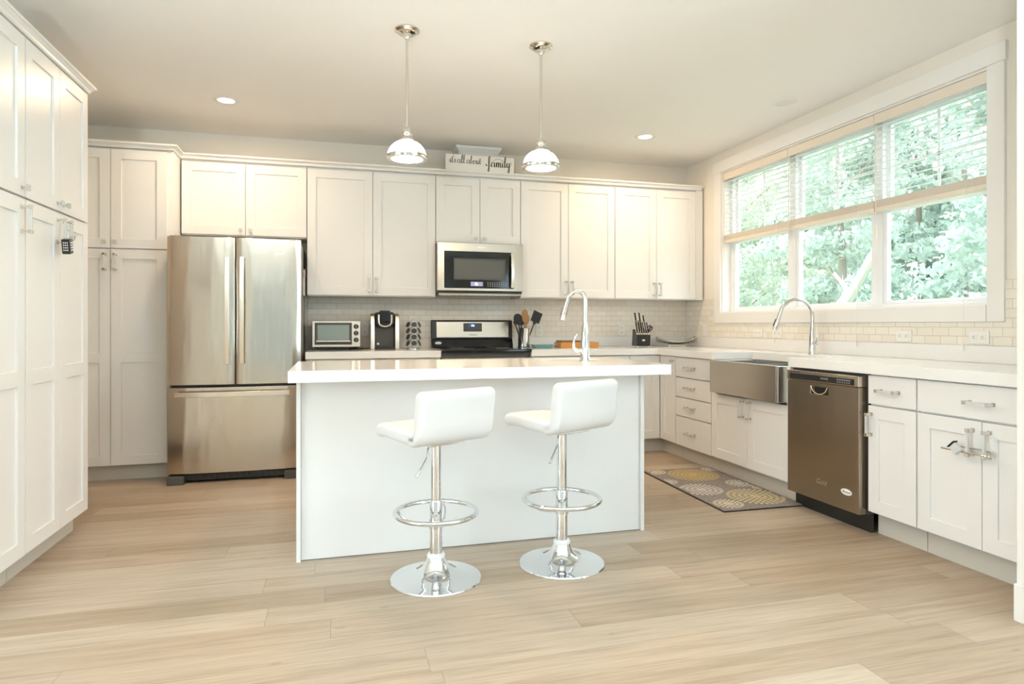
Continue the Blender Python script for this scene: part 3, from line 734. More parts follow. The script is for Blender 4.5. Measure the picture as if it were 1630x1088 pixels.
def stool(label, loc, rz, dz):
    s = thing('bar_stool', label, 'bar stool', loc, rz, 'white bar stools at the island')
    seat_c = catmull([(-.118, .655 + dz), (-.05, .655 + dz), (.05, .660 + dz), (.13, .664 + dz), (.17, .658 + dz)], 5)
    slab(seat_c, .062, .395).build('seat', 'leather', s, angle=60)
    back_c = catmull([(-.095, .648 + dz), (-.132, .662 + dz), (-.146, .70 + dz), (-.152, .76 + dz), (-.160, .824 + dz)], 5)
    slab(back_c, .062, .395).build('backrest', 'leather', s, angle=60)
    MB().box(-.09, .09, -.09, .09, .606 + dz, .622 + dz).build('seat_plate', 'chrome', s, bevel=.003)
    MB().lathe([(.0, .31), (.0235, .31), (.0235, .606 + dz), (.0, .606 + dz)], seg=24).build('piston', 'chrome', s)
    MB().lathe([(.0, .09), (.0275, .09), (.0275, .345), (.0255, .35), (0, .35)], seg=24).build('column', 'chrome', s)
    MB().lathe([(.202, 0), (.203, .004), (.200, .009), (.165, .015), (.12, .023), (.085, .036), (.06, .056), (.045, .080), (.038, .098), (0, .098)], seg=64).build('base', 'chrome', s)
    MB().lathe([(.0277, .0985), (.040, .0985), (.041, .108), (.0355, .116), (.0277, .118)], seg=32).build('collar', mat('clear_collar', (.80, .80, .78), .2) if 'clear_collar' not in bpy.data.materials else bpy.data.materials['clear_collar'], s)
    zr = .297 + dz * .5; fr = MB(); rr = .181
    fr.tube([(rr * math.cos(a), rr * math.sin(a), zr) for a in [2 * PI * k / 48 for k in range(48)]], .0105, 12, closed=True)
    for sx in (-1, 1):
        fr.tube(catmull([(sx * .03, .0, zr - .052), (sx * .08, .05, zr - .050), (sx * .115, .10, zr - .02), (sx * .112, .142, zr)], 6), .006, 8)
    fr.lathe([(.0277, zr - .068), (.033, zr - .068), (.033, zr - .034), (.0277, zr - .034)], seg=24)
    fr.build('footrest', 'chrome', s)
    lv = MB(); lv.tube(catmull([(-.03, -.02, .607 + dz), (-.078, -.055, .595 + dz), (-.085, -.06, .560 + dz), (-.125, -.07, .515 + dz), (-.150, -.075, .487 + dz)], 4), [.004] * 9 + [.0055] * 8, 8)
    lv.build('height_lever', 'chrome', s)
    return s
stool('white leather bar stool with chrome pedestal, left one at the island', (.427, 2.842, 0), R(25.5), 0)
stool('white leather bar stool with chrome pedestal, right one at the island', (1.028, 2.866, 0), R(25), .020)

# ------------------------------------------------------------------ lights
def pendant(label, x, y):
    p = thing('pendant_lamp', label, 'pendant lamp', (x, y, 0), 0, 'pendant lamps over the island')
    MB().lathe([(0, ZC - .0005), (.066, ZC - .0005), (.066, ZC - .008), (.060, ZC - .012), (.052, ZC - .014), (.046, ZC - .022), (.026, ZC - .026), (.016, ZC - .040), (.012, ZC - .052), (0, ZC - .052)], seg=36).build('canopy', 'nickel', p)
    MB().cyl((0, 0, 2.17), (0, 0, ZC - .05), .0075, 12).build('rod', 'nickel', p)
    MB().lathe([(0, 2.186), (.010, 2.186), (.013, 2.178), (.024, 2.170), (.027, 2.158), (.027, 2.138), (.024, 2.134), (.030, 2.128), (.034, 2.118), (.036, 2.112), (0, 2.112)], seg=28).build('socket_cap', 'nickel', p)
    r, zb, zt = .101, 2.030, 2.112
    sh = [(r * math.cos(a) if a < 1.2 else r * math.cos(a), zb + (zt - zb) * math.sin(a)) for a in [R(70) * k / 12 for k in range(13)]]
    sh = [(r * math.cos(a), zb + .086 * math.sin(a)) for a in [R(72) * k / 12 for k in range(13)]]
    MB().lathe([(sh[0][0], sh[0][1])] + sh[1:] + [(0, sh[-1][1] + .001)], seg=40).build('glass_shade', 'shade', p)
    MB().lathe([(.098, 2.012), (.1075, 2.012), (.109, 2.018), (.109, 2.030), (.104, 2.034), (.098, 2.034)], seg=48).build('rim', 'nickel', p)
    MB().lathe([(0, 2.004), (.05, 2.006), (.085, 2.012), (.0975, 2.018), (.0975, 2.024), (0, 2.024)], seg=40).build('diffuser', 'glow', p)
    for k in range(3):
        a = R(-62 + 120 * k); mb = MB(); pts = [((q[0] + .002) * math.cos(a), (q[0] + .002) * math.sin(a), q[1] + .001) for q in sh]
        mb.tube(pts, .0030, 6); mb.build('strap', 'nickel', p)
    d = bpy.data.lights.new('pendant_bulb', 'AREA'); d.shape = 'DISK'; d.size = .17; d.energy = 9.0; d.color = WARM; o = bpy.data.objects.new('pendant_bulb', d); COL.objects.link(o); o.parent = p; o.location = (0, 0, 1.995)
    return p
pendant('nickel pendant lamp with lit dome shade, left one of the pair over the island', .364, 3.455)
pendant('nickel pendant lamp with lit dome shade, right one of the pair over the island', 1.115, 3.455)

def downlight(label, x, y, on=True, power=11.5, color=WARM):
    p = thing('recessed_light', label, 'recessed light', (x, y, ZC), 0, 'recessed ceiling lights')
    MB().lathe([(.056, -.002), (.056, -.006), (.082, -.005), (.088, -.0005), (.056, -.0005)], seg=40).build('trim_ring', 'trim', p)
    MB().lathe([(0, -.0015), (.0555, -.0015), (.0555, -.004), (0, -.004)], seg=32).build('lens', 'glow' if on else 'lens_off', p)
    if on:
        d = bpy.data.lights.new('downlight_lamp', 'AREA'); d.shape = 'DISK'; d.size = .10; d.energy = power; d.color = color; d.spread = R(180)
        o = bpy.data.objects.new('downlight_lamp', d); COL.objects.link(o); o.parent = p; o.location = (0, 0, -.012)
downlight('lit recessed ceiling light above the refrigerator', -.747, 4.87)
downlight('lit recessed ceiling light above the back right corner cabinets', 2.493, 4.886)
downlight('unlit white recessed ceiling light close to the window wall', 3.054, 3.869, False)
NEUT = (0.70, 0.89, 1.0)
downlight('lit recessed ceiling light in front of the tall left cabinets, behind camera view', -.70, 1.35, True, 4, NEUT)
downlight('lit recessed ceiling light near the wall return, behind camera view', 2.0, 1.35, True, 4, NEUT)
downlight('lit recessed ceiling light at the rear left of the room', -.70, -1.4, True, 5, NEUT)
downlight('lit recessed ceiling light at the rear right of the room', 2.0, -1.4, True, 5, NEUT)
fl = thing('added_uplighter', 'added unseen uplighter behind the camera, brightening the ceiling', 'added fill light', (-.8, -.9, 0))  # unseen lamp, added to lift the ceiling brightness
MB().lathe([(.0, 0), (.15, 0), (.15, .02), (.03, .03), (0, .03)], seg=32).build('base', 'nickel', fl)
MB().cyl((0, 0, .03), (0, 0, 1.20), .012, 12).build('pole', 'nickel', fl)
MB().lathe([(.02, 1.20), (.10, 1.24), (.19, 1.32), (.195, 1.32), (.10, 1.23), (.02, 1.19)], seg=36).build('lamp_shade', 'nickel', fl)
d = bpy.data.lights.new('added_uplighter_fill', 'AREA'); d.shape = 'DISK'; d.size = .30; d.energy = 245; d.color = (.84, .94, 1.0)
o = bpy.data.objects.new('added_uplighter_fill', d); COL.objects.link(o); o.parent = fl; o.location = (0, 0, 1.315); o.rotation_euler = (PI, 0, 0)

# ------------------------------------------------------------------ range hood chase and sign
ch = thing('vent_chase', 'white boxed vent chase with crown between cabinet tops and ceiling', 'vent chase', (0, 0, 0))
MB().box(1.035, 1.392, 5.555, YB - .002, 2.406, ZC - .003).build('box', 'cab', ch)
MB().cells([1.035, 1.065, 1.362, 1.392], [2.447, 2.475, 2.62, ZC - .003], [[.006] * 3, [.006, .002, .006], [.006] * 3], 0, lambda u, v, w: (u, 5.5548 - w, v)).build('face_frame', 'cab', ch)
pf = [(0, 2.654), (.004, 2.654), (.007, 2.662), (.018, 2.676), (.022, 2.680), (.024, 2.690), (.028, 2.700), (0, 2.700)]
sweep([(1.035, YB - .003), (1.035, 5.548), (1.392, 5.548), (1.392, YB - .003)], pf, 1).build('crown', 'cab', ch, smooth=False)

sg = thing('wall_sign', "white wooden plank sign with black script reading it's all about family", 'sign', (1.197, 5.43, 2.4465))
MB().box(-.302, .302, -.018, 0, 0, .140).build('plank', 'sign', sg, bevel=.0015)
G = {
 'f': ([[(-.35, .55), (-.25, .2), (.15, .35), (.5, 1.2), (.62, 1.95), (.48, 2.3), (.28, 1.9), (.25, .9), (.27, -.3), (.18, -1.0), (-.02, -.85), (.08, -.25), (.4, .1), (.72, .3)]], .72),
 'a': ([[(.72, .78), (.5, 1.02), (.2, .82), (.06, .4), (.22, .03), (.5, .12), (.74, .55), (.8, 1.0), (.78, .4), (.86, .03), (1.08, .2)]], 1.06),
 'm': ([[(-.02, .2), (.1, .75), (.2, 1.02), (.22, .5), (.2, 0)], [(.2, .2), (.36, .85), (.54, 1.02), (.62, .7), (.6, 0)], [(.6, .2), (.76, .85), (.94, 1.02), (1.02, .7), (1.02, .2), (1.12, .0), (1.34, .2)]], 1.32),
 'i': ([[(-.02, .2), (.12, .6), (.2, 1.02), (.2, .3), (.29, .0), (.5, .2)], [(.24, 1.42), (.28, 1.52)]], .48),
 'l': ([[(-.02, .2), (.26, .8), (.5, 1.6), (.52, 2.2), (.36, 2.25), (.24, 1.6), (.22, .5), (.32, .0), (.55, .2)]], .54),
 'y': ([[(-.02, .2), (.12, .7), (.18, 1.02), (.18, .4), (.32, .05), (.52, .2), (.64, .65), (.68, 1.02), (.66, .0), (.62, -.8), (.46, -1.2), (.28, -.95), (.4, -.4), (.8, .15), (1.05, .7), (1.1, 1.15), (.95, 1.2)]], 1.1),
 't': ([[(-.02, .2), (.16, .9), (.24, 1.6), (.23, .4), (.32, .0), (.54, .2)], [(.02, 1.12), (.28, 1.2), (.5, 1.12)]], .52),
 's': ([[(-.02, .2), (.2, .7), (.32, 1.05), (.36, .6), (.4, .2), (.26, .0), (.08, .12)]], .5),
 "'": ([[(.06, 2.0), (.0, 1.6)]], .14),
 'b': ([[(-.02, .2), (.22, .8), (.44, 1.6), (.44, 2.2), (.28, 2.1), (.2, 1.4), (.2, .4), (.34, .0), (.58, .15), (.64, .55), (.5, .85), (.62, .78), (.82, .85)]], .78),
 'o': ([[(.42, 1.0), (.18, .85), (.06, .42), (.24, .0), (.5, .15), (.58, .6), (.42, .98), (.56, .82), (.84, .9)]], .78),
 'u': ([[(-.02, .2), (.1, .7), (.17, 1.02), (.15, .4), (.28, .0), (.5, .2), (.62, .7), (.66, 1.02), (.64, .3), (.74, .0), (.95, .2)]], .92),
 ' ': ([], .45), '.': ([[(.1, .62), (.14, .68)]], .35), '~': ([[(-.2, 0), (.6, .55), (1.6, .62), (2.5, .0)]], 0),
}
def script(mb, txt, x, z, s, thin, thick, yy):
    for chx in txt:
        st, adv = G[chx]
        for pl in st:
            P = catmull([(q[0] * s + x, q[1] * s + z, 0) for q in pl], 7); V = []; F = []
            for i, p in enumerate(P):
                a = P[max(i - 1, 0)]; b = P[min(i + 1, len(P) - 1)]; d = (b - a).normalized(); nn = Vector((-d.y, d.x, 0))
                w = thin + (thick - thin) * max(0., -d.y) ** 1.5
                if chx == '.': w = thick * 1.1
                l, r_ = p + nn * w / 2, p - nn * w / 2; V += [(l.x, yy, l.y), (r_.x, yy, r_.y), (l.x, yy + .0012, l.y), (r_.x, yy + .0012, r_.y)]
            for i in range(len(P) - 1):
                k = 4 * i; F += [(k, k + 1, k + 5, k + 4), (k + 2, k + 6, k + 7, k + 3), (k, k + 4, k + 6, k + 2), (k + 1, k + 3, k + 7, k + 5)]
            k = 4 * (len(P) - 1); F += [(0, 2, 3, 1), (k, k + 1, k + 3, k + 2)]
            mb.add(V, F)
        x += adv * s
    return x
mb = MB(); script(mb, ".it's all about.", -.278, .066, .0312, .0022, .0056, -.0192)
xe = script(mb, 'family', .066, .050, .0400, .0026, .0090, -.0192)
script(mb, '~', .118, .098, .036, .0018, .003, -.0192)
mb.build('lettering', 'ink', sg, smooth=False)

# ------------------------------------------------------------------ things on the back counter
ZT = .9225
to = thing('toaster_oven', 'silver toaster oven with three round knobs on left back counter', 'toaster oven', (0.001, 5.44, ZT))
MB().box(-.191, .191, .012, .27, .028, .236).build('body', 'dark', to, bevel=.010, seg=3)
mb = MB().cells([-.190, -.172, .120, .188], [.026, .044, .222, .236], [[.014] * 3, [.014, None, .014], [.014] * 3], 0, lambda u, v, w: (u, .0115 - w, v)); mb.build('front_frame', 'steel_h', to, bevel=.002)
dt = MB().box(-.171, .119, .004, .0115, .045, .221).build('door', 'dark', to)
MB().box(-.150, .100, .001, .0038, .080, .205).build('window', 'ovglass', dt)
mb = MB().cyl((-.160, -.022, .073), (.108, -.022, .073), .007, 10); mb.box(-.157, -.147, -.022, .004, .068, .078).box(.095, .105, -.022, .004, .068, .078); mb.build('handle', 'steel_h', dt)
for zz in (.082, .138, .192):
    kb = MB(); T = Matrix.Translation((.155, -.0025, zz)) @ Matrix.Rotation(R(90), 4, 'X'); kb.lathe([(0, 0), (.020, 0), (.020, .004), (.016, .006), (.014, .018), (0, .018)], seg=20, T=T); kb.box(.1535, .1565, -.0235, -.0205, zz - .013, zz + .013, 1); kb.build('knob', ['black', 'steel_h'], to)
for sx in (-1, 1):
    for yy in (.04, .24): MB().box(sx * .165 - .012, sx * .165 + .012, yy - .012, yy + .012, 0, .0285).build('foot', 'black', to)
mb = MB(); mb.tube(catmull([(.20, 5.62, .945), (.222, 5.58, .931), (.215, 5.52, .928), (.16, 5.47, .928), (.10, 5.50, .928), (.20, 5.555, .929), (.255, 5.56, .929), (.27, 5.62, .929)], 6), .0035, 8)
tag(mb.build('power_cord', 'black'), 'black power cord coiled on counter between toaster oven and coffee maker', 'power cord')

cm = thing('coffee_maker', 'black and silver single cup coffee maker on left back counter', 'coffee maker', (.392, 5.46, ZT))
MB().box(-.105, .105, .10, .27, .0, .285).build('body', 'black', cm, bevel=.020, seg=3)
for sx in (-1, 1): MB().prism([(.0, .0), (.12, .0), (.12, .300), (.06, .300), (.018, .282), (.0, .235)], lambda u, v, w: (sx * (.107 + w), u, v), -.024, .012).build('side_panel', 'steel_h', cm, bevel=.006)
MB().box(-.080, .080, .0, .20, .195, .312).build('brew_head', 'black', cm, bevel=.022, seg=4)
MB().box(-.080, .080, -.005, .10, .0, .022).build('drip_tray', 'black', cm, bevel=.004)
MB().box(-.074, .074, .088, .099, .023, .194).build('back_panel', 'dark', cm)
mb = MB(); mb.tube(catmull([(-.052, -.006, .29), (-.052, -.010, .235), (-.040, -.012, .205), (0, -.014, .192), (.040, -.012, .205), (.052, -.010, .235), (.052, -.006, .29)], 6), .008, 8); mb.build('handle', 'steel_h', cm)
MB().box(-.046, .046, -.009, .12, .222, .325).build('lid', 'blackg', cm, bevel=.014, seg=3)
MB().box(-.066, -.048, -.0005, .004, .04, .055).build('label_plate', 'emblem', cm)

cr = thing('pod_carousel', 'chrome wire coffee pod carousel beside the coffee maker', 'pod carousel', (.636, 5.53, ZT))
MB().lathe([(0, 0), (.062, 0), (.062, .006), (.055, .010), (0, .010)], seg=28).build('base', 'chrome', cr)
mb = MB().cyl((0, 0, .0105), (0, 0, .245), .005, 10); mb.tube([(.009 * math.cos(a), 0, .252 + .009 * math.sin(a)) for a in [2 * PI * k / 14 for k in range(14)]], .0022, 6, closed=True); mb.build('pole', 'chrome', cr)
rings = MB(); podspots = []
for tier in range(4):
    for c in range(6):
        a = 2 * PI * c / 6 + R(-90 + 30 * 0); zz = .045 + tier * .053
        px, py = .043 * math.cos(a), .043 * math.sin(a); T = Matrix.Translation((px, py, zz)) @ Matrix.Rotation(a, 4, 'Z') @ Matrix.Rotation(R(68), 4, 'Y')
        rings.tube([tuple(T @ Vector((.0255 * math.cos(b), .0255 * math.sin(b), .012))) for b in [2 * PI * k / 18 for k in range(18)]], .0016, 5, closed=True)
        podspots.append(T)
for c in range(6):
    a = 2 * PI * (c + .5) / 6 - PI / 2; rings.tube([(.030 * math.cos(a), .030 * math.sin(a), .0105), (.030 * math.cos(a), .030 * math.sin(a), .235)], .0016, 5)
rings.build('rings', 'chrome', cr)
pod0 = None
for T in podspots:
    if pod0 is None:
        pod0 = thing('coffee_pod', 'small dark lidded coffee pod held in the chrome wire carousel', 'coffee pod', (0, 0, 0), 0, 'coffee pods in the wire carousel')
        MB().lathe([(0, -.018), (.0165, -.018), (.021, .011), (.0215, .0125), (0, .0125)], seg=18).build('cup', 'podcup', pod0)
        MB().lathe([(0, .0128), (.0225, .0128), (.0225, .0148), (0, .0148)], seg=18).build('lid', 'podlid', pod0)
        p = pod0
    else: p = copy_tree(pod0)
    L = Matrix.Translation((.636, 5.53, ZT)) @ T
    p.location = L.to_translation(); p.rotation_euler = L.to_euler()

# utensil crock with utensils
UX, UY = 1.632, 5.56
uc = thing('utensil_crock', 'round silver utensil crock right of the range', 'utensil crock', (UX, UY, ZT))
MB().lathe([(0, 0), (.046, 0), (.052, .006), (.052, .172), (.054, .176), (.050, .178), (.048, .172), (.048, .010), (0, .010)], seg=36).build('pot', 'fnickel', uc)
MB().lathe([(.0525, .004), (.058, .004), (.058, .012), (.0525, .012)], seg=36).build('base_ring', 'dark', uc)
def utensil(name, label, cat, top, bot, mt, head, parts=True):
    t = thing(name, label, cat, (0, 0, 0)); b, tp = Vector(bot), Vector(top)
    hd = (tp - b).normalized(); MB().tube([b, b.lerp(tp, .6), tp], [.005, .006, .006], 10).build('handle', mt, t)
    zax = hd; xax = Vector((0, -1, 0)).cross(zax).normalized(); yax = zax.cross(xax); T = Matrix((( xax.x, yax.x, zax.x, tp.x), (xax.y, yax.y, zax.y, tp.y), (xax.z, yax.z, zax.z, tp.z), (0, 0, 0, 1)))
    m = MB(); head(m, T); m.build('head', mt, t, bevel=.001); return t
def spoon_head(w, h, holes=False):
    def f(m, T):
        n = 20; P = [(w * math.sin(2 * PI * k / n) * (1 - .12 * math.cos(2 * PI * k / n)), h - h * math.cos(2 * PI * k / n)) for k in range(n)]
        if holes:
            sl = [(x, z) for x, z in P]
            m.prism(sl, lambda u, v, ww: tuple(T @ Vector((u, ww + .15 * u * u / w, v))), 0, .005)
        else: m.prism(P, lambda u, v, ww: tuple(T @ Vector((u, ww, v))), 0, .007)
    return f
def turner_head(m, T):
    m.prism([(-.012, 0), (.012, 0), (.014, .018), (.043, .022), (.045, .122), (-.045, .122), (-.043, .022), (-.014, .018)], lambda u, v, w: tuple(T @ Vector((u, w, v))), 0, .004)
utensil('wooden_spoon', 'light brown wooden spoon standing highest in the crock', 'spoon', (UX + .004, UY - .012, ZT + .225), (UX + .002, UY - .012, ZT + .014), 'wood', spoon_head(.030, .060))
sl = utensil('slotted_spoon', 'black slotted spoon in the crock, pale gaps in its bowl', 'spoon', (UX - .052, UY - .02, ZT + .205), (UX - .008, UY - .004, ZT + .014), 'black', spoon_head(.040, .052, True))
utensil('turner', 'black square bladed turner leaning right out of the crock', 'turner', (UX + .105, UY + .035, ZT + .212), (UX + .020, UY + .012, ZT + .014), 'black', turner_head)
utensil('ladle', 'black ladle standing behind the slotted spoon in the crock', 'ladle', (UX - .020, UY + .014, ZT + .200), (UX - .002, UY + .018, ZT + .014), 'black', spoon_head(.042, .046))
utensil('tongs', 'black tongs leaning furthest left out of the crock', 'tongs', (UX - .098, UY - .066, ZT + .212), (UX - .022, UY - .030, ZT + .014), 'black', lambda m, T: m.box(-.011, .011, -.006, .006, 0, .030, T=T))
utensil('whisk_handle', 'brown wooden utensil half hidden behind the wooden spoon', 'utensil', (UX + .030, UY + .020, ZT + .205), (UX + .014, UY + .014, ZT + .014), 'wood', spoon_head(.022, .048))
# gaps of the slotted spoon
b, tp = Vector((UX - .008, UY - .004, ZT + .014)), Vector((UX - .052, UY - .02, ZT + .205))
zax = (tp - b).normalized(); xax = Vector((0, -1, 0)).cross(zax).normalized(); yax = zax.cross(xax)
T = Matrix(((xax.x, yax.x, zax.x, tp.x), (xax.y, yax.y, zax.y, tp.y), (xax.z, yax.z, zax.z, tp.z), (0, 0, 0, 1)))
mb = MB()
for k in range(-2, 3): mb.box(k * .011 - .003, k * .011 + .003, .0055, .0062, .030, .078, T=T)
for k in range(-2, 3): mb.box(k * .011 - .003, k * .011 + .003, -.0010, -.0004, .030, .078, T=T)
mb.build('slots', 'plate', sl)

tr = thing('tray', 'shallow teal rectangular tray on counter right of the utensil crock', 'tray', (1.785, 5.50, ZT))
MB().prism([(-.070, 0), (.070, 0), (.095, .030), (.091, .030), (.068, .005), (-.068, .005), (-.091, .030), (-.095, .030)], lambda u, v, w: (u, w, v), -.06, .06).prism([(-.060, 0), (-.056, .005), (-.076, .029), (-.080, .029)], lambda u, v, w: (w, u, v), -.08, .08).prism([(.060, 0), (.056, .005), (.076, .029), (.080, .029)], lambda u, v, w: (w, u, v), -.08, .08).build('dish', 'teal', tr)

wb = thing('serving_box', 'orange brown wooden serving box with metal handles behind the island faucet', 'box', (2.135, 5.55, ZT))
mb = MB().cells([-.185, -.173, .173, .185], [-.09, -.078, .078, .09], [[.048] * 3, [.048, .010, .048], [.048] * 3], 0, XYZ); mb.build('box', 'bamboo', wb, bevel=.002)
MB().box(-.172, .06, -.0775, .0775, .0105, .062).build('lid', mat('walnut_inlay', (.22, .10, .035), .5), wb, bevel=.002)
for sx in (-1, 1): MB().tube(catmull([(sx * .186, -.03, .026), (sx * .212, -.026, .028), (sx * .216, 0, .028), (sx * .212, .026, .028), (sx * .186, .03, .026)], 5), .0035, 8).build('handle', 'nickel', wb)

# knife block with knives
KX, KY = 2.775, 5.50
kbk = thing('knife_block', 'dark slanted knife block on the back counter near the corner', 'knife block', (KX, KY, ZT), R(-8))
mb = MB().prism([(-.045, .008), (.11, .008), (.085, .165), (-.01, .118), (-.045, .112)], lambda u, v, w: (w, u, v), -.066, .066); mb.build('block', 'black', kbk, bevel=.004)
MB().prism([(-.043, .010), (.108, .010), (.083, .162), (-.01, .115), (-.043, .109)], lambda u, v, w: (w, u, v), .0665, .0705).build('side_panel', 'steel_h', kbk)
T = Matrix.Translation((-.002, -.0455, .062)) @ Matrix.Rotation(R(90), 4, 'X') @ Matrix.Scale(1.8, 4, (1, 0, 0)); MB().lathe([(0, 0), (.009, 0), (.009, .002), (0, .002)], seg=20, T=T).build('emblem', 'steel_h', kbk)
for sx in (-1, 1):
    for yy in (-.03, .09): MB().cyl((sx * .05, yy, 0), (sx * .05, yy, .008), .007, 10).build('foot', 'steel_h', kbk)
def knife(label, lx, ly, lz, L, w, group):
    base = Matrix.Translation((KX, KY, ZT)) @ Matrix.Rotation(R(-8), 4, 'Z') @ Matrix.Translation((lx, ly, lz)) @ Matrix.Rotation(R(-12), 4, 'Y') @ Matrix.Rotation(R(8), 4, 'X')
    k = thing('knife', label, 'knife', base.to_translation(), 0, group); k.rotation_euler = base.to_euler()
    MB().box(-w / 2, w / 2, -.006, .006, .012, L).build('handle', 'black', k, bevel=.002)
    MB().box(-w / 2 - .0008, w / 2 + .0008, -.0065, .0065, 0.0, .0118).build('bolster', 'steel_h', k)
    MB().box(-w / 2 - .0028, -w / 2 - .0003, -.005, .005, .012, L - .004).box(-w / 2, w / 2, -.006, .006, L + .0003, L + .004).build('rivet_plate', 'steel_h', k)
for i in range(6): knife('small steak knife in the front row of the knife block', -.055 + i * .021, -.028, .1165, .118, .011, 'steak knives in the knife block')
for i in range(2): knife('short handled knife in the middle row of the knife block', -.040 + i * .022, .012, .1335, .115, .012, 'paring knives in the knife block')
knife('tall black handled knife, left one of the two highest in the block', -.030, .046, .150, .175, .015, 'large knives in the knife block')
knife('tall black handled knife, right one of the two highest in the block', .010, .046, .150, .175, .015, 'large knives in the knife block')
knife('steel handled knife at right of the back row in the block', .046, .046, .150, .150, .014, 'large knives in the knife block')
sc = thing('kitchen_shears', 'black handled shears sticking out at right of the knife block', 'shears', (KX + .062, KY + .002, ZT + .150), 0)
T = Matrix.Rotation(R(38), 4, 'Y')
mb = MB()
for s in (-1, 1): mb.tube([tuple(T @ Vector((s * .011 + .010 * math.cos(a), 0, .028 + .026 * math.sin(a)))) for a in [2 * PI * k / 16 for k in range(16)]], .0055, 8, closed=True)
mb.build('handle', 'black', sc)

# decorative bowl
bw = thing('decorative_bowl', 'wavy square pewter bowl on the corner counter', 'bowl', (3.115, 5.47, ZT), R(-27))
mb = MB(); n = 18; V = []; F = []
for i in range(n + 1):
    for j in range(n + 1):
        x, y = -1 + 2 * i / n, -1 + 2 * j / n; r = max(abs(x), abs(y)); rr = math.hypot(x, y)
        q = min(abs(x), abs(y)) / max(r, 1e-6)
        z = .024 + .020 * r ** 2 + .050 * r ** 2.5 * q ** 2.2
        V.append((x * .185, y * .140, z))
for i in range(n):
    for j in range(n): a = i * (n + 1) + j; F.append((a, a + 1, a + n + 2, a + n + 1))
mb.add(V, F); o = mb.build('dish', 'bowlm', bw, angle=80); sd = o.modifiers.new('thickness', 'SOLIDIFY'); sd.thickness = .004
MB().cells([-.075, -.065, .065, .075], [-.075, -.065, .065, .075], [[.022] * 3, [.022, None, .022], [.022] * 3], 0, XYZ).build('foot', 'bowlm', bw)
mb = MB()
for i in range(46):
    a, q = random.random() * 2 * PI, .085 * math.sqrt(random.random()); cx, cy = q * math.cos(a), q * math.sin(a); r_ = .007 + .006 * random.random()
    zc = .030 + .020 * (q / .16) ** 2 + r_ * .8 + .018 * random.random() * (1 - q / .09)
    mb.lathe([(0, zc - r_), (r_ * .8, zc - r_ * .5), (r_, zc), (r_ * .8, zc + r_ * .5), (0, zc + r_)], cx, cy, 8)
pt = mb.build('dried_flowers', 'potp'); pt.location = (3.115, 5.47, ZT - .002); tag(pt, 'heap of pale dried petals lying in the pewter bowl', 'dried flowers', kind='stuff')

# ------------------------------------------------------------------ outlets
def outlet(label, loc, rz, horiz=False, switch=False, w=.070, h=.115):
    r = thing('wall_switch' if switch else 'wall_outlet', label, 'switch' if switch else 'outlet', loc, rz)
    if horiz: w, h = h, w
    MB().box(-w / 2, w / 2, -.006, 0, -h / 2, h / 2).build('cover_plate', 'plate', r, bevel=.002)
    if switch: MB().box(-.016, .016, -.009, -.0062, -.033, .033).build('rocker', 'plate', r, bevel=.002); return
    for s in (-1, 1):
        cx, cz = (s * .024, 0) if horiz else (0, s * .024)
        m = MB(); m.box(cx - .015, cx + .015, -.008, -.0062, cz - .015, cz + .015)
        for q in (-1, 1):
            a, b = (cx, cz + q * .006) if horiz else (cx + q * .006, cz)
            if horiz: m.box(a - .004, a + .004, -.0086, -.0081, b - .0015, b + .0015, 1)
            else: m.box(a - .0015, a + .0015, -.0086, -.0081, b - .004, b + .004, 1)
        a, b = (cx - .010, cz) if horiz else (cx, cz - .010)
        m.box(a - .002, a + .002, -.0086, -.0081, b - .002, b + .002, 1)
        m.build('socket', ['plate', 'slot'], r)
yb_ = YB - .0083; xr_ = XR - .0083
outlet('white outlet on the back wall between toaster oven and coffee maker', (.237, yb_, 1.092), 0)
outlet('white outlet on the back wall right of the utensil crock', (1.840, yb_, 1.080), 0)
outlet('white outlet on the back wall left of the knife block', (2.682, yb_, 1.080), 0)
outlet('white switch plate on right wall beside the pewter bowl', (xr_, 5.402, 1.080), R(-90), switch=True)
outlet('white outlet under the window, left of the gooseneck faucet', (xr_, 4.602, 1.062), R(-90), True)
outlet('white outlet under the window, nearest behind the gooseneck faucet spout', (xr_, 4.36, 1.062), R(-90), True)
outlet('white outlet under the window, right of the gooseneck faucet', (xr_, 3.182, 1.060), R(-90), True)
outlet('white outlet below right window corner, furthest right on that wall', (xr_, 2.701, 1.060), R(-90), True)

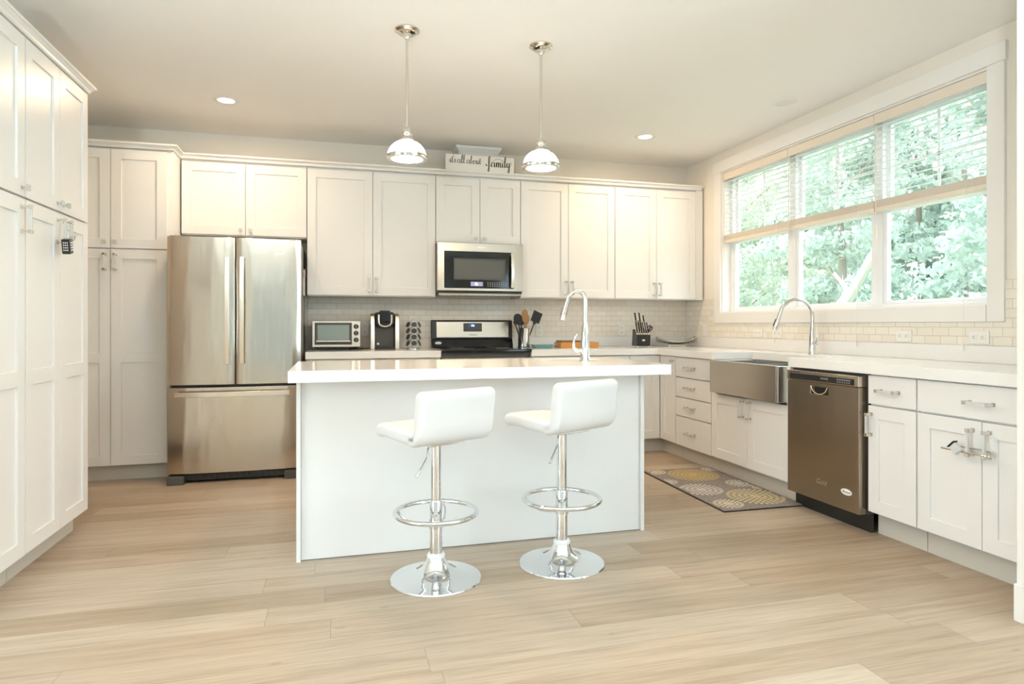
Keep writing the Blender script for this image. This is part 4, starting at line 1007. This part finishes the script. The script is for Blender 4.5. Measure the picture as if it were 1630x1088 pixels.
# ------------------------------------------------------------------ blinds
be = [WY1 - .014, 4.262, 3.428, WY0 + .014]
which = ['left window, farthest from camera', 'middle window', 'right window, nearest the camera']
for k in range(3):
    y1, y0 = be[k] - .002, be[k + 1] + .002
    b = thing('window_blind', 'half raised white slatted blind over the ' + which[k], 'window blind', (0, 0, 0), 0, 'window blinds')
    MB().box(XR + .004, XR + .014, y0, y1, 2.438, WZ1 - .014).build('valance', 'blind_rail', b, bevel=.002)
    MB().box(XR + .016, XR + .066, y0 + .004, y1 - .004, 2.458, WZ1 - .014).build('headrail', 'blind', b)
    m = MB()
    for i in range(12): zz = 2.425 - i * .0405; m.box(-.025, .025, y0 + .006, y1 - .006, 0, .0022, T=Matrix.Translation((XR + .041, 0, zz)) @ Matrix.Rotation(R(-8), 4, 'Y'))
    m.build('slats', 'blind', b)
    m = MB()
    for i in range(10): m.box(XR + .015, XR + .067, y0 + .006, y1 - .006, 1.898 + i * .0045, 1.9015 + i * .0045)
    m.box(XR + .014, XR + .068, y0 + .005, y1 - .005, 1.870, 1.8965); m.build('bottom_rail', 'blind_rail', b)
    m = MB()
    for q in (.12, .5, .88):
        yy = y0 + (y1 - y0) * q
        for xx in (XR + .0145, XR + .0675): m.cyl((xx, yy, 1.87), (xx, yy, 2.458), .0011, 5)
    m.build('ladder_cord', 'cord', b)
    m = MB(); yc = y0 + .05
    m.tube([(XR + .010, yc + .06, 2.44), (XR - .006, yc + .06, 2.0), (XR - .030, yc + .055, 1.25), (XR - .036, yc + .055, 1.02)], .0012, 5); m.lathe([(0, .985), (.006, .985), (.004, 1.02), (0, 1.022)], XR - .036, yc + .055, 8); m.build('lift_cord', 'cord', b)
    m = MB(); m.cyl((XR + .001, y1 - .02, 2.43), (XR - .003, y1 - .02, 1.70), .0042, 8); m.build('tilt_wand', 'blind_rail', b)

# ------------------------------------------------------------------ rug
rw, rl = .56, 1.09
rug = thing('rug', 'grey kitchen mat with yellow and cream dahlia pattern on the floor', 'rug', (2.538, 3.925, 0), R(-1.0))
M['rug'] = mat('rug_grey', (.27, .235, .215), .95); tt = NT(M['rug']); nn = tt.noise(tt.mapped((60, 60, 60)), 1, 3)
tt.l(tt.ramp(nn, [(.3, (.22, .19, .175)), (.7, (.33, .29, .265))]), tt.b.inputs['Base Color']); tt.bump(nn, .002)
MB().box(-rw / 2, rw / 2, -rl / 2, rl / 2, .006, .012).build('pile', 'rug', rug, bevel=.003)
MB().box(-rw / 2 - .002, rw / 2 + .002, -rl / 2 - .002, rl / 2 + .002, 0.0005, .0058).build('backing', 'black', rug)
for nm, c in (('rug_yellow', (.62, .47, .17)), ('rug_cream', (.72, .64, .50)), ('rug_white', (.66, .62, .58)), ('rug_gold', (.66, .56, .32))): M[nm] = mat(nm, c, .9)
pm = None
def petal(cx, cy, a, r0, L, w, mi):
    n = 10; P = []
    for k in range(n):
        b = 2 * PI * k / n; u = r0 + L / 2 - L / 2 * math.cos(b); v = w / 2 * math.sin(b)
        P.append((cx + u * math.cos(a) - v * math.sin(a), cy + u * math.sin(a) + v * math.cos(a)))
    if all(abs(x) < rw / 2 - .006 and abs(y) < rl / 2 - .006 for x, y in P): pm.prism(P, XYZ, .0122, .0132, mi)
def dahlia(cx, cy, Rm, mi, rings):
    global pm
    pm = MB()
    for q in range(rings):
        r0 = .012 + (Rm - .012) * q / rings; L = (Rm - .012) / rings * .90; cnt = 8 + q * 6
        for k in range(cnt): petal(cx, cy, 2 * PI * (k + .5 * (q % 2)) / cnt, r0, L, min(L * .62, 2 * PI * (r0 + L / 2) / cnt * .80), mi)
    if abs(cx) < rw / 2 - .012 and abs(cy) < rl / 2 - .012: pm.lathe([(0, .0133), (.009, .0133), (.009, .0122), (0, .0122)], cx, cy, 12, mi)
    pm.build('flower', ['rug_yellow', 'rug_cream', 'rug_white', 'rug_gold'], rug, smooth=False)
dahlia(.02, .33, .19, 0, 6); dahlia(-.15, -.07, .15, 2, 4); dahlia(.10, -.31, .19, 3, 5); dahlia(.20, .02, .10, 2, 3); dahlia(-.17, -.42, .10, 1, 3); dahlia(-.22, .48, .09, 1, 3); dahlia(.24, .47, .07, 2, 2); dahlia(-.26, .18, .07, 2, 2); dahlia(.27, -.12, .06, 1, 2)

# ------------------------------------------------------------------ locks on the handles
lk = thing('combination_lock', 'black combination cable padlock looped round two left cabinet handles', 'padlock', (0, 0, 0))
hy0, hy1, hx = 3.302 + .368 - .036, 3.302 + .368 + .036, -1.325 + .034
cx_, cy_, cz_ = hx + .020, hy0 - .030, 1.512
MB().box(-.018, .018, -.022, .022, -.036, .036, 0, T=Matrix.Translation((cx_, cy_, cz_)) @ Matrix.Rotation(R(12), 4, 'X')).build('body', 'black', lk, bevel=.004)
mb = MB(); T = Matrix.Translation((cx_, cy_, cz_)) @ Matrix.Rotation(R(12), 4, 'X')
for i in range(4):
    for j in range(3): mb.box(.0182, .0205, -.012 + j * .009, -.007 + j * .009, -.020 + i * .012, -.014 + i * .012, T=T)
for i in range(4): 
    for j in range(3): mb.box(-.010 + j * .008, -.0055 + j * .008, -.0235, -.0222, -.020 + i * .012, -.014 + i * .012, T=T)
mb.build('number_dial', 'emblem', lk)
mb = MB(); mb.tube(catmull([(cx_, cy_ + .012, cz_ + .034), (hx + .020, hy0 + .010, 1.565), (hx + .018, hy1 - .01, 1.575), (hx + .004, hy1 + .022, 1.560), (hx - .016, hy1 + .010, 1.545), (hx - .016, hy0 + .010, 1.535), (hx + .012, hy0 - .022, 1.530), (cx_, cy_ - .006, cz_ + .032)], 7), .0040, 8); mb.build('cable', 'chrome', lk)

cl = thing('cabinet_lock', 'clear and black sliding child lock joining two right cabinet handles', 'cabinet lock', (0, 0, 0))
ya_, yb2, hx2 = 2.529 - .292, 2.529 - .369, XD - .034; zl = .558
mb = MB(); mb.tube(catmull([(hx2 - .016, ya_ + .115, zl), (hx2 - .016, ya_ - .02, zl), (hx2 - .016, yb2 - .02, zl), (hx2 - .006, yb2 - .035, zl), (hx2 + .014, yb2 - .022, zl + .012), (hx2 + .016, yb2, zl + .016), (hx2 + .016, ya_, zl + .016), (hx2 + .012, ya_ + .075, zl + .016)], 6), .0045, 8); mb.build('shackle', 'nickel', cl)
MB().box(-.030, -.008, -.014, .030, -.020, .020, T=Matrix.Translation((hx2 - .004, ya_ + .030, zl + .004)) @ Matrix.Rotation(R(45), 4, 'X')).build('slider', 'crystal', cl, bevel=.005)
MB().box(-.032, -.006, .0305, .037, -.022, .022, T=Matrix.Translation((hx2 - .004, ya_ + .030, zl + .004)) @ Matrix.Rotation(R(45), 4, 'X')).build('stopper', 'black', cl, bevel=.002)

# ------------------------------------------------------------------ outdoors
struct(MB().box(-14, 12, -11.2, -11, -.3, 7), 'added_sky_block', 'sky_block')  # unseen wall, added to dim the sky reflected in the refrigerator
struct(MB().box(-40, 60, -40, 60, -.4, -.3), 'ground', 'ground')
def tree(label, x, y, h, rad, nleaf, size, mats_, trunk=True, zmin=.0, group='trees outside the window', name='tree'):
    t = thing(name, label, 'tree', (x, y, -.3), 0, group)
    n_c = 110; zc = rng.uniform(zmin, h, n_c); prof = rad * (1.0 - .45 * (zc / h) ** 2); an = rng.uniform(0, 2 * PI, n_c); rr = prof * np.sqrt(rng.uniform(.05, 1, n_c))
    cl = np.stack([rr * np.cos(an), rr * np.sin(an), zc], 1); cs = rng.uniform(.5, .95, n_c) * rad * .40
    k = rng.integers(0, n_c, nleaf); d = rng.normal(size=(nleaf, 3)); d /= np.linalg.norm(d, axis=1)[:, None]; d[:, 2] *= .6
    c = cl[k] + d * (cs[k] * rng.uniform(.3, 1.05, nleaf) ** .6)[:, None]; c[:, 2] = np.maximum(c[:, 2], .05)
    u = rng.normal(size=(nleaf, 3)); u /= np.linalg.norm(u, axis=1)[:, None]; v = np.cross(u, rng.normal(size=(nleaf, 3))); v /= np.linalg.norm(v, axis=1)[:, None]
    s = size * rng.uniform(.6, 1.3, nleaf)[:, None]
    P = np.stack([c - u * s, c + v * s * .5, c + u * s, c - v * s * .5], 1).reshape(-1, 3)
    me = bpy.data.meshes.new('foliage'); me.from_pydata(P.tolist(), [], np.arange(4 * nleaf).reshape(-1, 4).tolist())
    for m in mats_: me.materials.append(M[m])
    me.polygons.foreach_set('material_index', rng.integers(0, len(mats_), nleaf).astype(np.int32))
    o = bpy.data.objects.new('foliage', me); COL.objects.link(o); o.parent = t
    if trunk:
        m = MB(); m.tube([(0, 0, 0), (.05, .03, h * .4), (-.05, .08, h * .85)], [rad * .07, rad * .05, rad * .02], 8)
        for q in range(5):
            a = q * 1.3; z0 = h * (.25 + .1 * q); m.tube([(.03, .03, z0), (rad * .4 * math.cos(a), rad * .4 * math.sin(a), z0 + .5), (rad * .75 * math.cos(a), rad * .75 * math.sin(a), z0 + .8)], [.03, .02, .01], 6)
        m.build('trunk', 'trunk', t)
    return t
TL = 'leafy tree growing outside beyond the kitchen window'
kinds = [['leaf_a', 'leaf_b'], ['leaf_b', 'leaf_d'], ['leaf_a', 'leaf_d'], ['leaf_b', 'leaf_c'], ['leaf_a', 'leaf_c']]
tq = 0
for (x0, ys, h, nl) in ((8.6, (2.6, 6.0, 9.4, 12.8, 16.2), 5.2, 15000), (12.0, (4.3, 7.7, 11.1, 14.5, 17.9), 7.0, 16000), (15.4, (6.0, 9.4, 12.8, 16.2, 19.6), 8.6, 14000)):
    for y in ys:
        tree(TL, x0 + .25 * math.sin(y * 3), y, h + .6 * math.cos(y * 2), 1.28, nl, .062 + .005 * (x0 - 8), kinds[tq % 5]); tq += 1
# fallen pale trunk and branch beyond the middle window
fb = thing('fallen_branch', 'pale bare trunk leaning diagonally outside the middle window', 'branch', (0, 0, 0))
MB().tube(catmull([(6.9, 8.55, -.3), (6.8, 7.75, 1.02), (6.75, 7.2, 1.55), (6.7, 6.8, 2.0), (6.7, 6.5, 2.5)], 5), [.11] * 6 + [.085] * 5 + [.06] * 5 + [.04] * 5, 8).build('stem', 'pale_trunk', fb)
MB().tube(catmull([(6.78, 7.35, 1.42), (6.75, 7.3, 1.62), (6.7, 7.45, 1.85)], 4), .025, 6).build('twig', 'pale_trunk', fb)
sb = thing('shrub', 'yellow green broad leaved shrub close outside the right window', 'shrub', (4.75, 4.72, -.3))
mb = MB(); mb.tube([(0, 0, 0), (0, 0, 1.55)], .012, 6); mb.build('stem', 'trunk', sb)
mb = MB()
for k in range(16):
    a = k * 2.4; tl = R(20 + 45 * ((k * 7) % 5) / 5); L = .16; zz = 1.50 + .06 * (k % 4) - .05 * (k // 4)
    dirv = Vector((math.cos(a) * math.cos(tl), math.sin(a) * math.cos(tl), math.sin(tl))); sd_ = dirv.cross(Vector((0, 0, 1))).normalized(); b0 = Vector((0, 0, zz))
    up_ = sd_.cross(dirv); q = [b0, b0 + dirv * L * .35 + sd_ * .035, b0 + dirv * L * .75 + sd_ * .032, b0 + dirv * L, b0 + dirv * L * .75 - sd_ * .032, b0 + dirv * L * .35 - sd_ * .035]
    mb.add(q, [(0, 1, 2, 3, 4, 5)])
mb.build('leaves', 'leaf_c', sb, smooth=False)
